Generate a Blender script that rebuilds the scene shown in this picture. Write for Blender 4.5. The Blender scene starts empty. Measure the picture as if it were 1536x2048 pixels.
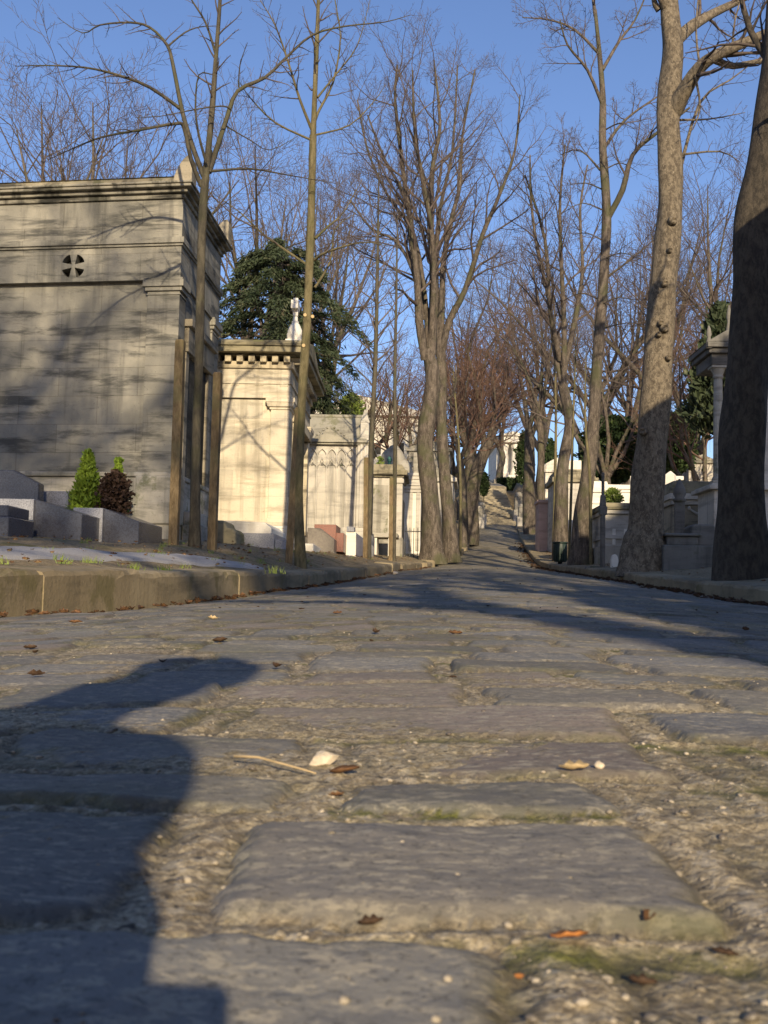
import bpy, bmesh, math, random
import numpy as np
from mathutils import Vector, Matrix

random.seed(7); np.random.seed(7)
SC = bpy.context.scene
COL = SC.collection
R_ = math.radians

# ------------------------------------------------------------------ camera
FPX = 2200.0; PITCH = R_(4.6); ROLL = R_(1.25); CAMZ = 0.15
_F = Vector((0, math.cos(PITCH), math.sin(PITCH)))
_R0 = Vector((1, 0, 0)); _U0 = Vector((0, -math.sin(PITCH), math.cos(PITCH)))
_R = _R0*math.cos(ROLL) + _U0*math.sin(ROLL)
_U = _U0*math.cos(ROLL) - _R0*math.sin(ROLL)

def P(u, v, d):
    """world point seen at photo pixel (u, v), d metres ahead"""
    k = _F + _R*((u-768)/FPX) + _U*((1024-v)/FPX)
    s = d/k.y
    return Vector((k.x*s, d, CAMZ + k.z*s))

cam = bpy.data.cameras.new("camera"); camo = bpy.data.objects.new("camera", cam); COL.objects.link(camo)
camo.matrix_world = Matrix(((_R.x, _U.x, -_F.x, 0), (_R.y, _U.y, -_F.y, 0), (_R.z, _U.z, -_F.z, CAMZ), (0, 0, 0, 1)))
cam.sensor_fit = 'VERTICAL'; cam.sensor_height = 36; cam.lens = FPX/2048*36
cam.clip_start = 0.02; cam.clip_end = 600
cam.dof.use_dof = True; cam.dof.focus_distance = 7.0; cam.dof.aperture_fstop = 25
SC.camera = camo

# ------------------------------------------------------------------ light
SUN_EL, SUN_AZ = R_(20), R_(7)          # shadows run away from the camera, a little to the left
to_sun = Vector((math.sin(SUN_AZ)*math.cos(SUN_EL), -math.cos(SUN_AZ)*math.cos(SUN_EL), math.sin(SUN_EL)))
W = bpy.data.worlds.new("World"); SC.world = W; W.use_nodes = True
nt = W.node_tree; bg = nt.nodes['Background']
sky = nt.nodes.new('ShaderNodeTexSky'); sky.sky_type = 'NISHITA'; sky.sun_disc = False
sky.sun_elevation = SUN_EL; sky.sun_rotation = math.atan2(to_sun.x, to_sun.y)
sky.air_density = 1.0; sky.dust_density = 0.6; sky.ozone_density = 4.0
tm = nt.nodes.new('ShaderNodeMix'); tm.data_type = 'RGBA'; tm.blend_type = 'MULTIPLY'; tm.inputs[0].default_value = 1
nt.links.new(sky.outputs[0], tm.inputs[6]); tm.inputs[7].default_value = (1.07, .975, 1.06, 1)
nt.links.new(tm.outputs[2], bg.inputs[0]); bg.inputs[1].default_value = 0.132
sl = bpy.data.lights.new("sun", 'SUN'); sl.energy = 5.0; sl.angle = R_(0.55); sl.color = (1.0, 0.83, 0.58)
so = bpy.data.objects.new("sun", sl); COL.objects.link(so)
so.rotation_euler = to_sun.to_track_quat('Z', 'Y').to_euler()
SC.view_settings.view_transform = 'Standard'; SC.view_settings.look = 'None'
SC.view_settings.exposure = 0.27; SC.view_settings.gamma = 1.0
SC.cycles.max_bounces = 6; SC.cycles.diffuse_bounces = 3; SC.cycles.use_denoising = True
try: SC.cycles.denoiser = 'OPENIMAGEDENOISE'
except Exception: pass

# ------------------------------------------------------------------ noise
def _hash(ix, iy, s):
    n = (ix.astype(np.int64)*374761393 + iy.astype(np.int64)*668265263 + s*974634533) & 0x7fffffff
    n = ((n ^ (n >> 13))*1274126177) & 0x7fffffff
    n = (n ^ (n >> 16)) & 0xffff
    return n/65535.0
def vnoise(x, y, s=0):
    ix = np.floor(x); iy = np.floor(y); fx = x-ix; fy = y-iy
    fx = fx*fx*(3-2*fx); fy = fy*fy*(3-2*fy)
    a = _hash(ix, iy, s); b = _hash(ix+1, iy, s); c = _hash(ix, iy+1, s); d = _hash(ix+1, iy+1, s)
    return (a*(1-fx)+b*fx)*(1-fy) + (c*(1-fx)+d*fx)*fy
def fbm(x, y, s=0, o=3):
    r = 0; a = .5; t = 0
    for k in range(o):
        r = r + a*vnoise(x*2**k, y*2**k, s+k*17); t += a; a *= .5
    return r/t*2-1

# ------------------------------------------------------------------ materials
class NT:
    def __init__(s, name):
        s.m = bpy.data.materials.new(name); s.m.use_nodes = True
        s.t = s.m.node_tree; s.b = s.t.nodes['Principled BSDF']; s.b.inputs['Roughness'].default_value = .85
        s.b.inputs['Specular IOR Level'].default_value = .25
        s.tc = s.t.nodes.new('ShaderNodeTexCoord')
    def link(s, a, b): s.t.links.new(a, b)
    def co(s, scale=(1, 1, 1), rot=(0, 0, 0)):
        n = s.t.nodes.new('ShaderNodeMapping'); s.link(s.tc.outputs['Object'], n.inputs[0])
        n.inputs['Scale'].default_value = scale; n.inputs['Rotation'].default_value = rot
        return n.outputs[0]
    def noise(s, scale, detail=4, rough=.55, co=None, dist=0):
        n = s.t.nodes.new('ShaderNodeTexNoise'); n.inputs['Scale'].default_value = scale
        n.inputs['Detail'].default_value = detail; n.inputs['Roughness'].default_value = rough; n.inputs['Distortion'].default_value = dist
        s.link(co if co is not None else s.tc.outputs['Object'], n.inputs['Vector']); return n.outputs['Fac']
    def voro(s, scale, co=None, feature='F1', out='Distance'):
        n = s.t.nodes.new('ShaderNodeTexVoronoi'); n.inputs['Scale'].default_value = scale; n.feature = feature
        s.link(co if co is not None else s.tc.outputs['Object'], n.inputs['Vector']); return n.outputs[out]
    def ramp(s, f, a, b, lo=0.0, hi=1.0):
        n = s.t.nodes.new('ShaderNodeMapRange'); n.interpolation_type = 'SMOOTHSTEP'
        s.link(f, n.inputs[0]); n.inputs[1].default_value = a; n.inputs[2].default_value = b
        n.inputs[3].default_value = lo; n.inputs[4].default_value = hi; return n.outputs[0]
    def mix(s, f, a, b, mode='MIX'):
        n = s.t.nodes.new('ShaderNodeMix'); n.data_type = 'RGBA'; n.blend_type = mode
        if isinstance(f, (int, float)): n.inputs[0].default_value = f
        else: s.link(f, n.inputs[0])
        for i, q in ((6, a), (7, b)):
            if isinstance(q, tuple): n.inputs[i].default_value = (*q, 1) if len(q) == 3 else q
            else: s.link(q, n.inputs[i])
        return n.outputs[2]
    def mul(s, a, b):
        n = s.t.nodes.new('ShaderNodeMath'); n.operation = 'MULTIPLY'; s.link(a, n.inputs[0])
        if isinstance(b, (int, float)): n.inputs[1].default_value = b
        else: s.link(b, n.inputs[1])
        return n.outputs[0]
    def add(s, a, b):
        n = s.t.nodes.new('ShaderNodeMath'); n.operation = 'ADD'; s.link(a, n.inputs[0]); s.link(b, n.inputs[1]); return n.outputs[0]
    def attr(s, name, out='Color'):
        n = s.t.nodes.new('ShaderNodeAttribute'); n.attribute_name = name; return n.outputs[out]
    def out(s, col, bump=None, strength=.4, dist=.01, rough=None):
        if isinstance(col, tuple): s.b.inputs['Base Color'].default_value = (*col, 1)
        else: s.link(col, s.b.inputs['Base Color'])
        if bump is not None:
            n = s.t.nodes.new('ShaderNodeBump'); n.inputs['Strength'].default_value = strength; n.inputs['Distance'].default_value = dist
            s.link(bump, n.inputs['Height']); s.link(n.outputs[0], s.b.inputs['Normal'])
        if rough is not None: s.b.inputs['Roughness'].default_value = rough
        return s.m

def stone(name, base, dark, light=None, stain=.5, blocks=None, mosscol=None, streak=.5):
    n = NT(name)
    big = n.noise(.9, 5, .6)
    c = n.mix(n.ramp(big, .38, .66), base, light or tuple(min(1, k*1.25) for k in base))
    # horizontal wear bands and soot
    hz = n.noise(1.0, 6, .65, n.co((.9, .9, 5.5)), .3)
    c = n.mix(n.mul(n.ramp(hz, .47, .64), stain), c, dark)
    vs = n.noise(1.0, 5, .6, n.co((5, 5, .45)))
    c = n.mix(n.mul(n.ramp(vs, .49, .66), streak), c, dark)
    fl = n.noise(38, 3, .7)
    c = n.mix(n.ramp(fl, .60, .72, 0, .35), c, tuple(k*.5 for k in dark))
    fl2 = n.noise(16, 4, .7, n.co((1, 1, 3)))
    c = n.mix(n.ramp(fl2, .60, .74, 0, .5), c, tuple(min(1, k*1.55) for k in base))
    if mosscol:
        mo = n.noise(2.3, 6, .7)
        c = n.mix(n.ramp(mo, .53, .64, 0, .75), c, mosscol)
    h = n.add(n.mul(fl, .5), n.noise(7, 5, .7))
    if blocks:
        bw, bh, mort = blocks
        bt = n.t.nodes.new('ShaderNodeTexBrick')
        mp = n.t.nodes.new('ShaderNodeMapping'); mp.inputs['Rotation'].default_value = (R_(90), 0, 0)
        n.link(n.tc.outputs['Object'], mp.inputs[0]); n.link(mp.outputs[0], bt.inputs['Vector'])
        bt.inputs['Scale'].default_value = 1; bt.inputs['Brick Width'].default_value = bw; bt.inputs['Row Height'].default_value = bh
        bt.inputs['Mortar Size'].default_value = mort; bt.inputs['Mortar Smooth'].default_value = .6
        bt.inputs['Color1'].default_value = (.74, .75, .77, 1); bt.inputs['Color2'].default_value = (1.12, 1.10, 1.05, 1)
        bt.inputs['Mortar'].default_value = (.62, .6, .56, 1)
        c = n.mix(.8, c, bt.outputs[0], 'MULTIPLY')
    return n.out(c, h, .45, .012, .88)

def granite(name, a, b, speck, rough=.45, scale=55):
    n = NT(name)
    f = n.noise(scale, 3, .8); g = n.voro(scale*1.6)
    c = n.mix(n.ramp(f, .42, .6), a, b)
    c = n.mix(n.ramp(g, .12, .3, 1, 0), c, speck)
    c = n.mix(n.ramp(n.noise(1.7, 4), .5, .75, 0, .45), c, tuple(k*.55 for k in a))
    n.b.inputs['Specular IOR Level'].default_value = .4
    return n.out(c, f, .08, .004, rough)

def bark(name, a, b, moss=None, sc=1.0, light=None, zs=.28):
    n = NT(name)
    f = n.noise(9*sc, 6, .75, n.co((1, 1, zs)), .3); g = n.noise(2.2, 4)
    c = n.mix(n.ramp(f, .38, .62), a, b)
    if light: c = n.mix(n.ramp(n.noise(26*sc, 4, .7, n.co((1, 1, .6))), .58, .68, 0, .8), c, light)
    if moss: c = n.mix(n.ramp(g, .48, .66, 0, .7), c, moss)
    return n.out(c, n.add(f, n.mul(n.noise(60*sc, 3, .7), .35)), .9, .02, .9)

def leafy(name, a, b, c3=None, scale=3.5, trans=.0):
    n = NT(name)
    c = n.mix(n.ramp(n.noise(scale, 4, .7), .40, .60), a, b)
    if c3: c = n.mix(n.ramp(n.noise(scale*2.3, 3, .7), .56, .68), c, c3)
    n.b.inputs['Subsurface Weight'].default_value = 0
    return n.out(c, None, rough=.7)

def plain(name, col, var=.25, scale=8, rough=.7, metal=0, bump=.2):
    n = NT(name); n.b.inputs['Metallic'].default_value = metal
    f = n.noise(scale, 5, .65)
    c = n.mix(n.ramp(f, .35, .68), tuple(k*(1-var) for k in col), tuple(min(1, k*(1+var)) for k in col))
    return n.out(c, f, bump, .006, rough)

M = {}
M['lime_grey'] = stone('lime_grey', (.205, .197, .168), (.066, .066, .060), (.33, .31, .255), .9, (1.05, .36, .006), None, .5)
M['lime_plinth'] = stone('lime_plinth', (.28, .26, .22), (.09, .09, .065), (.5, .46, .38), .6, None, (.10, .11, .05), .6)
M['lime_trim'] = stone('lime_trim', (.29, .25, .18), (.075, .07, .052), (.38, .33, .24), .85, None, None, .65)
M['lime_stained'] = stone('lime_stained', (.22, .205, .165), (.035, .034, .028), (.31, .285, .22), 1.0, None, (.06, .06, .04), .9)
M['lime_black'] = stone('lime_black', (.19, .165, .115), (.035, .033, .026), (.34, .30, .20), .9, None, (.10, .10, .05), .7)
M['cream'] = stone('cream', (.60, .535, .41), (.25, .215, .155), (.69, .62, .48), .55, (.9, .42, .003), None, .5)
M['cream_trim'] = stone('cream_trim', (.48, .41, .28), (.10, .085, .06), (.60, .52, .36), .85, None, None, .5)
M['old_roof'] = stone('old_roof', (.24, .21, .14), (.06, .055, .04), (.33, .29, .18), .8, None, (.13, .13, .05), .6)
M['gothic'] = stone('gothic', (.47, .435, .365), (.17, .16, .14), (.58, .535, .45), .5, None, None, .55)
M['gothic_roof'] = stone('gothic_roof', (.30, .28, .22), (.10, .095, .08), (.38, .35, .27), .6, None, (.15, .15, .08), .5)
M['white_stone'] = stone('white_stone', (.72, .67, .57), (.38, .34, .27), (.80, .76, .66), .3, None, None, .35)
M['tomb_grey'] = stone('tomb_grey', (.36, .33, .27), (.11, .10, .08), (.46, .43, .35), .55, None, (.12, .13, .06), .5)
M['tomb_dark'] = stone('tomb_dark', (.14, .13, .115), (.04, .04, .035), (.20, .19, .165), .5, None, (.07, .08, .04), .5)
M['kerbstone'] = stone('kerbstone', (.25, .20, .125), (.11, .092, .06), (.33, .27, .17), .5, None, (.15, .13, .06), .3)
M['granite_light'] = granite('granite_light', (.36, .365, .385), (.17, .17, .185), (.58, .58, .60), .45, 80)
M['granite_mid'] = granite('granite_mid', (.26, .27, .30), (.15, .15, .17), (.40, .41, .44), .35)
M['granite_dark'] = granite('granite_dark', (.075, .08, .10), (.05, .05, .06), (.13, .13, .15), .22)
M['granite_red'] = granite('granite_red', (.27, .11, .072), (.15, .065, .05), (.38, .20, .145), .4)
M['pink_stone'] = stone('pink_stone', (.46, .33, .28), (.2, .15, .12), None, .4)
M['granite_brown'] = granite('granite_brown', (.19, .165, .13), (.12, .10, .085), (.27, .23, .19), .4)
M['door_dark'] = plain('door_dark', (.018, .017, .015), .4, 6, .6)
M['door_rust'] = plain('door_rust', (.15, .095, .05), .4, 5, .75)
M['bronze'] = plain('bronze', (.06, .16, .13), .4, 12, .6)
M['bark_young'] = bark('bark_young', (.060, .052, .038), (.115, .10, .07), (.085, .085, .04), 2.0)
M['bark_olive'] = bark('bark_olive', (.105, .088, .045), (.19, .16, .085), (.10, .10, .04), 2.0)
M['bark_shaded'] = bark('bark_shaded', (.038, .032, .025), (.085, .070, .052), None, 1.8, None, .5)  # shade on the nearest right trunk is put into this darker bark
M['bark_big'] = bark('bark_big', (.085, .068, .048), (.21, .172, .12), None, 2.0, (.40, .34, .25), .6)
M['bark_mid'] = bark('bark_mid', (.058, .047, .036), (.15, .122, .095), (.075, .078, .035), 1.5, (.26, .22, .17))
M['twig'] = plain('twig', (.100, .078, .066), .3, 3, .85, 0, 0)
M['twig_red'] = plain('twig_red', (.145, .088, .064), .3, 2, .85, 0, 0)
M['twig_grey'] = plain('twig_grey', (.125, .100, .085), .3, 2, .85, 0, 0)
M['wood'] = bark('wood', (.13, .092, .048), (.24, .175, .095), (.17, .155, .07), 2.2)
M['cut_wood'] = plain('cut_wood', (.55, .40, .20), .2, 20)
M['cedar'] = leafy('cedar', (.022, .034, .014), (.052, .068, .032), (.12, .125, .07), 1.5)
M['yew'] = leafy('yew', (.018, .034, .012), (.040, .065, .022), (.07, .10, .03), 1.8)
M['thuja'] = leafy('thuja', (.10, .16, .015), (.19, .27, .03), (.06, .10, .012), 7)
M['redbush'] = leafy('redbush', (.038, .022, .015), (.068, .040, .027), (.03, .028, .014), 8)
M['greenbush'] = leafy('greenbush', (.12, .17, .03), (.20, .25, .06), (.07, .10, .02), 5)
M['drybush'] = leafy('drybush', (.12, .07, .03), (.20, .13, .06), (.07, .05, .02), 5)
M['leaf'] = plain('leaf', (.15, .078, .038), .35, 40, .65)
M['leaf_dark'] = plain('leaf_dark', (.075, .045, .028), .35, 40, .7)
M['leaf_pale'] = plain('leaf_pale', (.48, .36, .20), .25, 40, .65)
M['leaf_orange'] = plain('leaf_orange', (.42, .17, .05), .25, 40, .6)
M['chip'] = plain('chip', (.56, .48, .37), .25, 60, .8)
M['pebble'] = plain('pebble', (.36, .31, .24), .5, 14, .85)
M['bin'] = plain('bin', (.02, .035, .028), .2, 6, .45)
M['iron'] = plain('iron', (.02, .022, .022), .3, 8, .5)
M['house'] = plain('house', (.66, .61, .49), .1, 1.0, .85)
M['slate'] = plain('slate', (.16, .15, .15), .2, 3, .7)
M['cloth'] = plain('cloth', (.05, .06, .09), .2, 12, .9)
M['skin'] = plain('skin', (.45, .28, .20), .1, 12, .6)
M['hair'] = plain('hair', (.05, .03, .02), .3, 30, .7)
M['black_plastic'] = plain('black_plastic', (.02, .02, .02), .1, 12, .4)
M['steps'] = stone('steps', (.33, .28, .19), (.13, .11, .08), (.42, .36, .25), .5, None, None, .3)

# ground materials
def mat_road():
    n = NT('cobbles')
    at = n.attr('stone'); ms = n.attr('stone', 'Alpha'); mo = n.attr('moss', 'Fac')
    cc = n.co((1, 1, 1))
    sp = n.noise(85, 4, .75, n.co((.75, 1.3, 1), (0, 0, .2))); sp2 = n.noise(11, 5, .65)
    c = n.mix(n.ramp(sp2, .35, .7, 0, .45), at, (.235, .21, .175))
    c = n.mix(n.ramp(sp, .51, .60, 0, .75), c, (.43, .385, .30))
    c = n.mix(n.ramp(n.noise(24, 5, .7, n.co((.7, 1.3, 1))), .44, .30, 0, .55), c, (.11, .108, .105))
    c = n.mix(n.ramp(n.noise(170, 3, .8), .54, .64, 0, .6), c, (.07, .068, .065))
    g = n.noise(120, 4, .85); g2 = n.noise(16, 5, .7); vd = n.voro(115)
    s = n.mix(n.ramp(g, .42, .60), (.22, .175, .11), (.60, .50, .34))
    s = n.mix(n.ramp(g2, .46, .66, 0, .55), s, (.17, .135, .085))
    bw = n.t.nodes.new('ShaderNodeRGBToBW'); n.link(n.voro(330, None, 'F1', 'Color'), bw.inputs[0]); bw2 = n.t.nodes.new('ShaderNodeRGBToBW'); n.link(n.voro(130, None, 'F1', 'Color'), bw2.inputs[0])
    s = n.mix(n.ramp(bw.outputs[0], .25, .75), n.mix(.28, s, (.12, .098, .066)), n.mix(.16, s, (.62, .53, .38)))
    s = n.mix(n.ramp(bw2.outputs[0], .74, .84, 0, .45), s, (.50, .45, .37)); s = n.mix(n.ramp(bw2.outputs[0], .27, .18, 0, .45), s, (.12, .10, .085))
    s = n.mix(n.ramp(vd, .10, .24, .55, 0), s, (.47, .42, .33))
    s = n.mix(n.ramp(n.noise(95, 2, .6), .64, .71, 0, .9), s, (.05, .045, .04))
    mossc = n.mix(n.ramp(n.noise(140, 3, .7), .4, .65), (.075, .085, .015), (.19, .19, .04))
    mf = n.mul(mo, n.ramp(n.noise(28, 4, .7), .40, .56))
    s = n.mix(mf, s, mossc)
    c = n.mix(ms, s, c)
    c = n.mix(n.mul(n.attr('seam', 'Fac'), .68), c, n.mix(n.ramp(n.noise(9, 4, .7), .46, .60), (.075, .066, .046), (.085, .085, .032)))
    gr = n.voro(300); hs = n.add(n.mul(n.noise(140, 3, .7), .35), n.mul(sp2, .5)); hj = n.add(n.mul(gr, .22), n.add(n.mul(g, .6), n.mul(n.noise(310, 2, .8), .5)))
    hm = n.t.nodes.new('ShaderNodeMix'); n.link(ms, hm.inputs[0]); n.link(hj, hm.inputs[2]); n.link(hs, hm.inputs[3]); h = hm.outputs[0]
    n.b.inputs['Specular IOR Level'].default_value = .35
    return n.out(c, h, .6, .005, .80)
M['road'] = mat_road()

def mat_ground():
    n = NT('earth')
    f = n.noise(1.6, 6, .65); g = n.noise(35, 4, .75); h = n.noise(5, 5, .7)
    c = n.mix(n.ramp(g, .4, .65), (.20, .155, .09), (.36, .285, .175))
    c = n.mix(n.ramp(h, .45, .65, 0, .7), c, (.165, .125, .07))
    c = n.mix(n.ramp(f, .53, .66, 0, .75), c, (.10, .105, .028))
    c = n.mix(n.ramp(n.noise(60, 2, .6), .64, .70, 0, .8), c, (.10, .055, .028))
    c = n.mix(n.ramp(n.noise(80, 2, .6), .66, .72, 0, .8), c, (.5, .42, .28))
    return n.out(c, n.add(g, h), .8, .02, .95)
M['earth'] = mat_ground()
def mat_path():
    n = NT('path_asphalt')
    c = n.mix(n.ramp(n.noise(120, 3, .8), .4, .62), (.30, .29, .285), (.44, .42, .40))
    c = n.mix(n.ramp(n.noise(3, 5), .5, .7, 0, .5), c, (.30, .25, .18))
    return n.out(c, n.noise(150, 3, .8), .4, .005, .9)
M['path'] = mat_path()

# ------------------------------------------------------------------ mesh helpers
def tag(o, label, cat, group=None):
    o['label'] = label; o['category'] = cat
    if group: o['group'] = group
    return o

def np_mesh(name, V, F, mat, smooth=True, k=4):
    me = bpy.data.meshes.new(name)
    V = np.asarray(V, dtype=np.float32); F = np.asarray(F, dtype=np.int32)
    me.vertices.add(len(V)); me.vertices.foreach_set('co', V.ravel())
    me.loops.add(F.size); me.loops.foreach_set('vertex_index', F.ravel())
    me.polygons.add(len(F)); me.polygons.foreach_set('loop_start', np.arange(0, F.size, F.shape[1], dtype=np.int32))
    me.polygons.foreach_set('use_smooth', np.full(len(F), smooth, dtype=bool))
    me.update(calc_edges=True); me.validate()
    if mat: me.materials.append(mat)
    return me

def link(name, me, parent=None, loc=None):
    o = bpy.data.objects.new(name, me); COL.objects.link(o)
    if parent: o.parent = parent
    if loc is not None: o.location = loc
    return o

def thing(name, label, cat, loc=(0, 0, 0), rz=0, group=None):
    o = bpy.data.objects.new(name, None); COL.objects.link(o)
    o.location = loc; o.rotation_euler = (0, 0, rz); o.empty_display_size = .2
    return tag(o, label, cat, group)

class MB:
    """collects shapes into one mesh; a = right, b = away, z = up"""
    def __init__(s): s.bm = bmesh.new(); s.sh = 0.0
    def box(s, a0, a1, b0, b1, z0, z1, ta=0, tb=0):
        """ta,tb: inset of the top"""
        v = [s.bm.verts.new(q) for q in ((a0, b0, z0), (a1, b0, z0), (a1, b1, z0), (a0, b1, z0),
             (a0+ta, b0+tb, z1), (a1-ta, b0+tb, z1), (a1-ta, b1-tb, z1), (a0+ta, b1-tb, z1))]
        for f in ((0, 3, 2, 1), (4, 5, 6, 7), (0, 1, 5, 4), (1, 2, 6, 5), (2, 3, 7, 6), (3, 0, 4, 7)):
            s.bm.faces.new([v[i] for i in f])
        return s
    def prism(s, pts, axis, c0, c1):
        """pts polygon extruded; axis 'b': pts (a,z) along b; 'a': pts (b,z) along a; 'z': pts (a,b)"""
        def mk(p, c):
            return {'b': (p[0], c, p[1]), 'a': (c, p[0], p[1]), 'z': (p[0], p[1], c)}[axis]
        A = [s.bm.verts.new(mk(p, c0)) for p in pts]; B = [s.bm.verts.new(mk(p, c1)) for p in pts]
        n = len(pts); s.bm.faces.new(A); s.bm.faces.new(B[::-1])
        for i in range(n):
            j = (i+1) % n; s.bm.faces.new((A[j], A[i], B[i], B[j]))
        return s
    def lathe(s, ca, cb, prof, n=16, flute=0):
        rings = []
        for r, z in prof:
            ring = []
            for i in range(n):
                q = 2*math.pi*i/n; rr = r*(1-flute*(i % 2))
                ring.append(s.bm.verts.new((ca+rr*math.cos(q), cb+rr*math.sin(q), z)))
            rings.append(ring)
        for x, y in zip(rings, rings[1:]):
            for i in range(n):
                j = (i+1) % n; f = s.bm.faces.new((x[i], x[j], y[j], y[i])); f.smooth = True
        s.bm.faces.new(rings[0][::-1]); s.bm.faces.new(rings[-1]); return s
    def tube(s, pts, r, n=6):
        rings = []
        for i, p in enumerate(pts):
            p = Vector(p); a = Vector(pts[max(0, i-1)]); b = Vector(pts[min(len(pts)-1, i+1)])
            t = (b-a).normalized(); x = t.cross(Vector((0, .3, 1)) if abs(t.z) < .95 else Vector((1, 0, 0))).normalized(); y = t.cross(x)
            rr = r[i] if isinstance(r, (list, tuple)) else r
            rings.append([s.bm.verts.new(p + x*rr*math.cos(2*math.pi*k/n) + y*rr*math.sin(2*math.pi*k/n)) for k in range(n)])
        for x, y in zip(rings, rings[1:]):
            for i in range(n):
                j = (i+1) % n; f = s.bm.faces.new((x[i], x[j], y[j], y[i])); f.smooth = True
        s.bm.faces.new(rings[0][::-1]); s.bm.faces.new(rings[-1]); return s
    def blob(s, c, r, sub=2, amp=.12, seed=0):
        ret = bmesh.ops.create_icosphere(s.bm, subdivisions=sub, radius=1)
        rnd = random.Random(seed)
        ph = [rnd.uniform(0, 6) for _ in range(6)]
        for v in ret['verts']:
            q = v.co.copy(); k = 1+amp*(math.sin(q.x*3+ph[0])*math.sin(q.y*3+ph[1])+.5*math.sin(q.z*5+ph[2]+q.x*4))
            v.co = Vector((c[0]+q.x*r[0]*k, c[1]+q.y*r[1]*k, c[2]+q.z*r[2]*k))
            for f in v.link_faces: f.smooth = True
        return s
    def build(s, name, mat, parent=None, bevel=.008, loc=None):
        if s.sh:
            for v in s.bm.verts: v.co.y -= v.co.x*s.sh
        bmesh.ops.recalc_face_normals(s.bm, faces=s.bm.faces)
        me = bpy.data.meshes.new(name); s.bm.to_mesh(me); s.bm.free()
        me.materials.append(M[mat] if isinstance(mat, str) else mat)
        o = link(name, me, parent, loc)
        if bevel:
            md = o.modifiers.new('bevel', 'BEVEL'); md.width = bevel; md.segments = 2; md.limit_method = 'ANGLE'; md.angle_limit = R_(40)
        return o

# ------------------------------------------------------------------ terrain profile
def pchip(xs, ys):
    xs = np.array(xs, float); ys = np.array(ys, float); h = np.diff(xs); dl = np.diff(ys)/h
    m = np.zeros(len(xs)); m[0] = dl[0]; m[-1] = dl[-1]
    for i in range(1, len(xs)-1):
        if dl[i-1]*dl[i] > 0:
            w1 = 2*h[i]+h[i-1]; w2 = h[i]+2*h[i-1]; m[i] = (w1+w2)/(w1/dl[i-1]+w2/dl[i])
    def f(x):
        x = np.asarray(x, float); i = np.clip(np.searchsorted(xs, x)-1, 0, len(h)-1); t = (x-xs[i])/h[i]
        return ((1+2*t)*(1-t)**2*ys[i] + t*(1-t)**2*h[i]*m[i] + t*t*(3-2*t)*ys[i+1] + t*t*(t-1)*h[i]*m[i+1])
    return f
ZC = pchip([-40, -12, 0, 6, 12, 18, 28, 45, 65, 66, 76, 100, 150, 260], [-1.2, -.36, 0, .175, .40, .68, 1.14, 2.62, 4.78, 4.9, 8.3, 10.4, 12, 14])
LK = pchip([-40, -12, 0, 4.5, 6, 9, 13, 18, 28, 45, 65, 260], [-6.5, -3.6, -2.15, -1.62, -1.36, -.98, -.5, .12, 1.5, 3.65, 5.65, 25])
RK = pchip([-40, -12, 0, 5, 8.7, 14, 20, 28, 36, 45, 65, 260], [-1.5, 1.2, 2.35, 2.8, 3.05, 3.4, 3.5, 4.05, 4.8, 5.72, 7.85, 28])
KH = .155
def khl(d): return KH+.075*np.clip((12-np.asarray(d, float))/7, 0, 1)
def crown(x, d):
    L = LK(d); Rr = RK(d); c = (L+Rr)/2; t = np.clip(np.abs(x-c)/((Rr-L)/2), 0, 1)
    return -.105*t**1.8*np.clip((Rr-L)/4, .5, 1.1)
def road_z(x, d): return ZC(d)+crown(x, d)
def ground(x, d):
    """height of the earth beside the road"""
    x = np.asarray(x, float); d = np.asarray(d, float)
    L = LK(d); Rr = RK(d)
    base = ZC(d)-.105*np.clip((Rr-L)/4, .5, 1.1)+np.where(x < (L+Rr)/2, khl(d), KH)
    sl = np.clip(L-x-.3, 0, None); sr = np.clip(x-Rr-.25, 0, None)
    s = sl+sr
    mound = np.where(sl > 0, np.exp(-((d-13.5)/5.5)**2), 0)
    rise = .10*(1-np.exp(-s/.9)) + .03*np.minimum(s, 8) + mound*.17*(1-np.exp(-s/.55))
    nz = .035*fbm(x*1.1+5, d*1.1, 3, 3)*np.clip(s, 0, 1) + (.02*fbm(x*3, d*3, 5, 3)+.008*fbm(x*13, d*13, 9, 2))*np.clip(s/.25, 0, 1)
    hill = .02*np.clip(s-6, 0, None)
    return base+rise+nz+hill
def G(x, d): return float(ground(np.array([x]), np.array([d]))[0])
def on_ground(u, d, sink=0.0):
    """point on the ground in photo column u, d metres ahead"""
    v = 1100
    for _ in range(4):
        p = P(u, v, d); z = G(p.x, d)
        k = (z-CAMZ)/d
        v -= (z-p.z)/d*FPX
    return Vector((p.x, d, z-sink))

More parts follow.
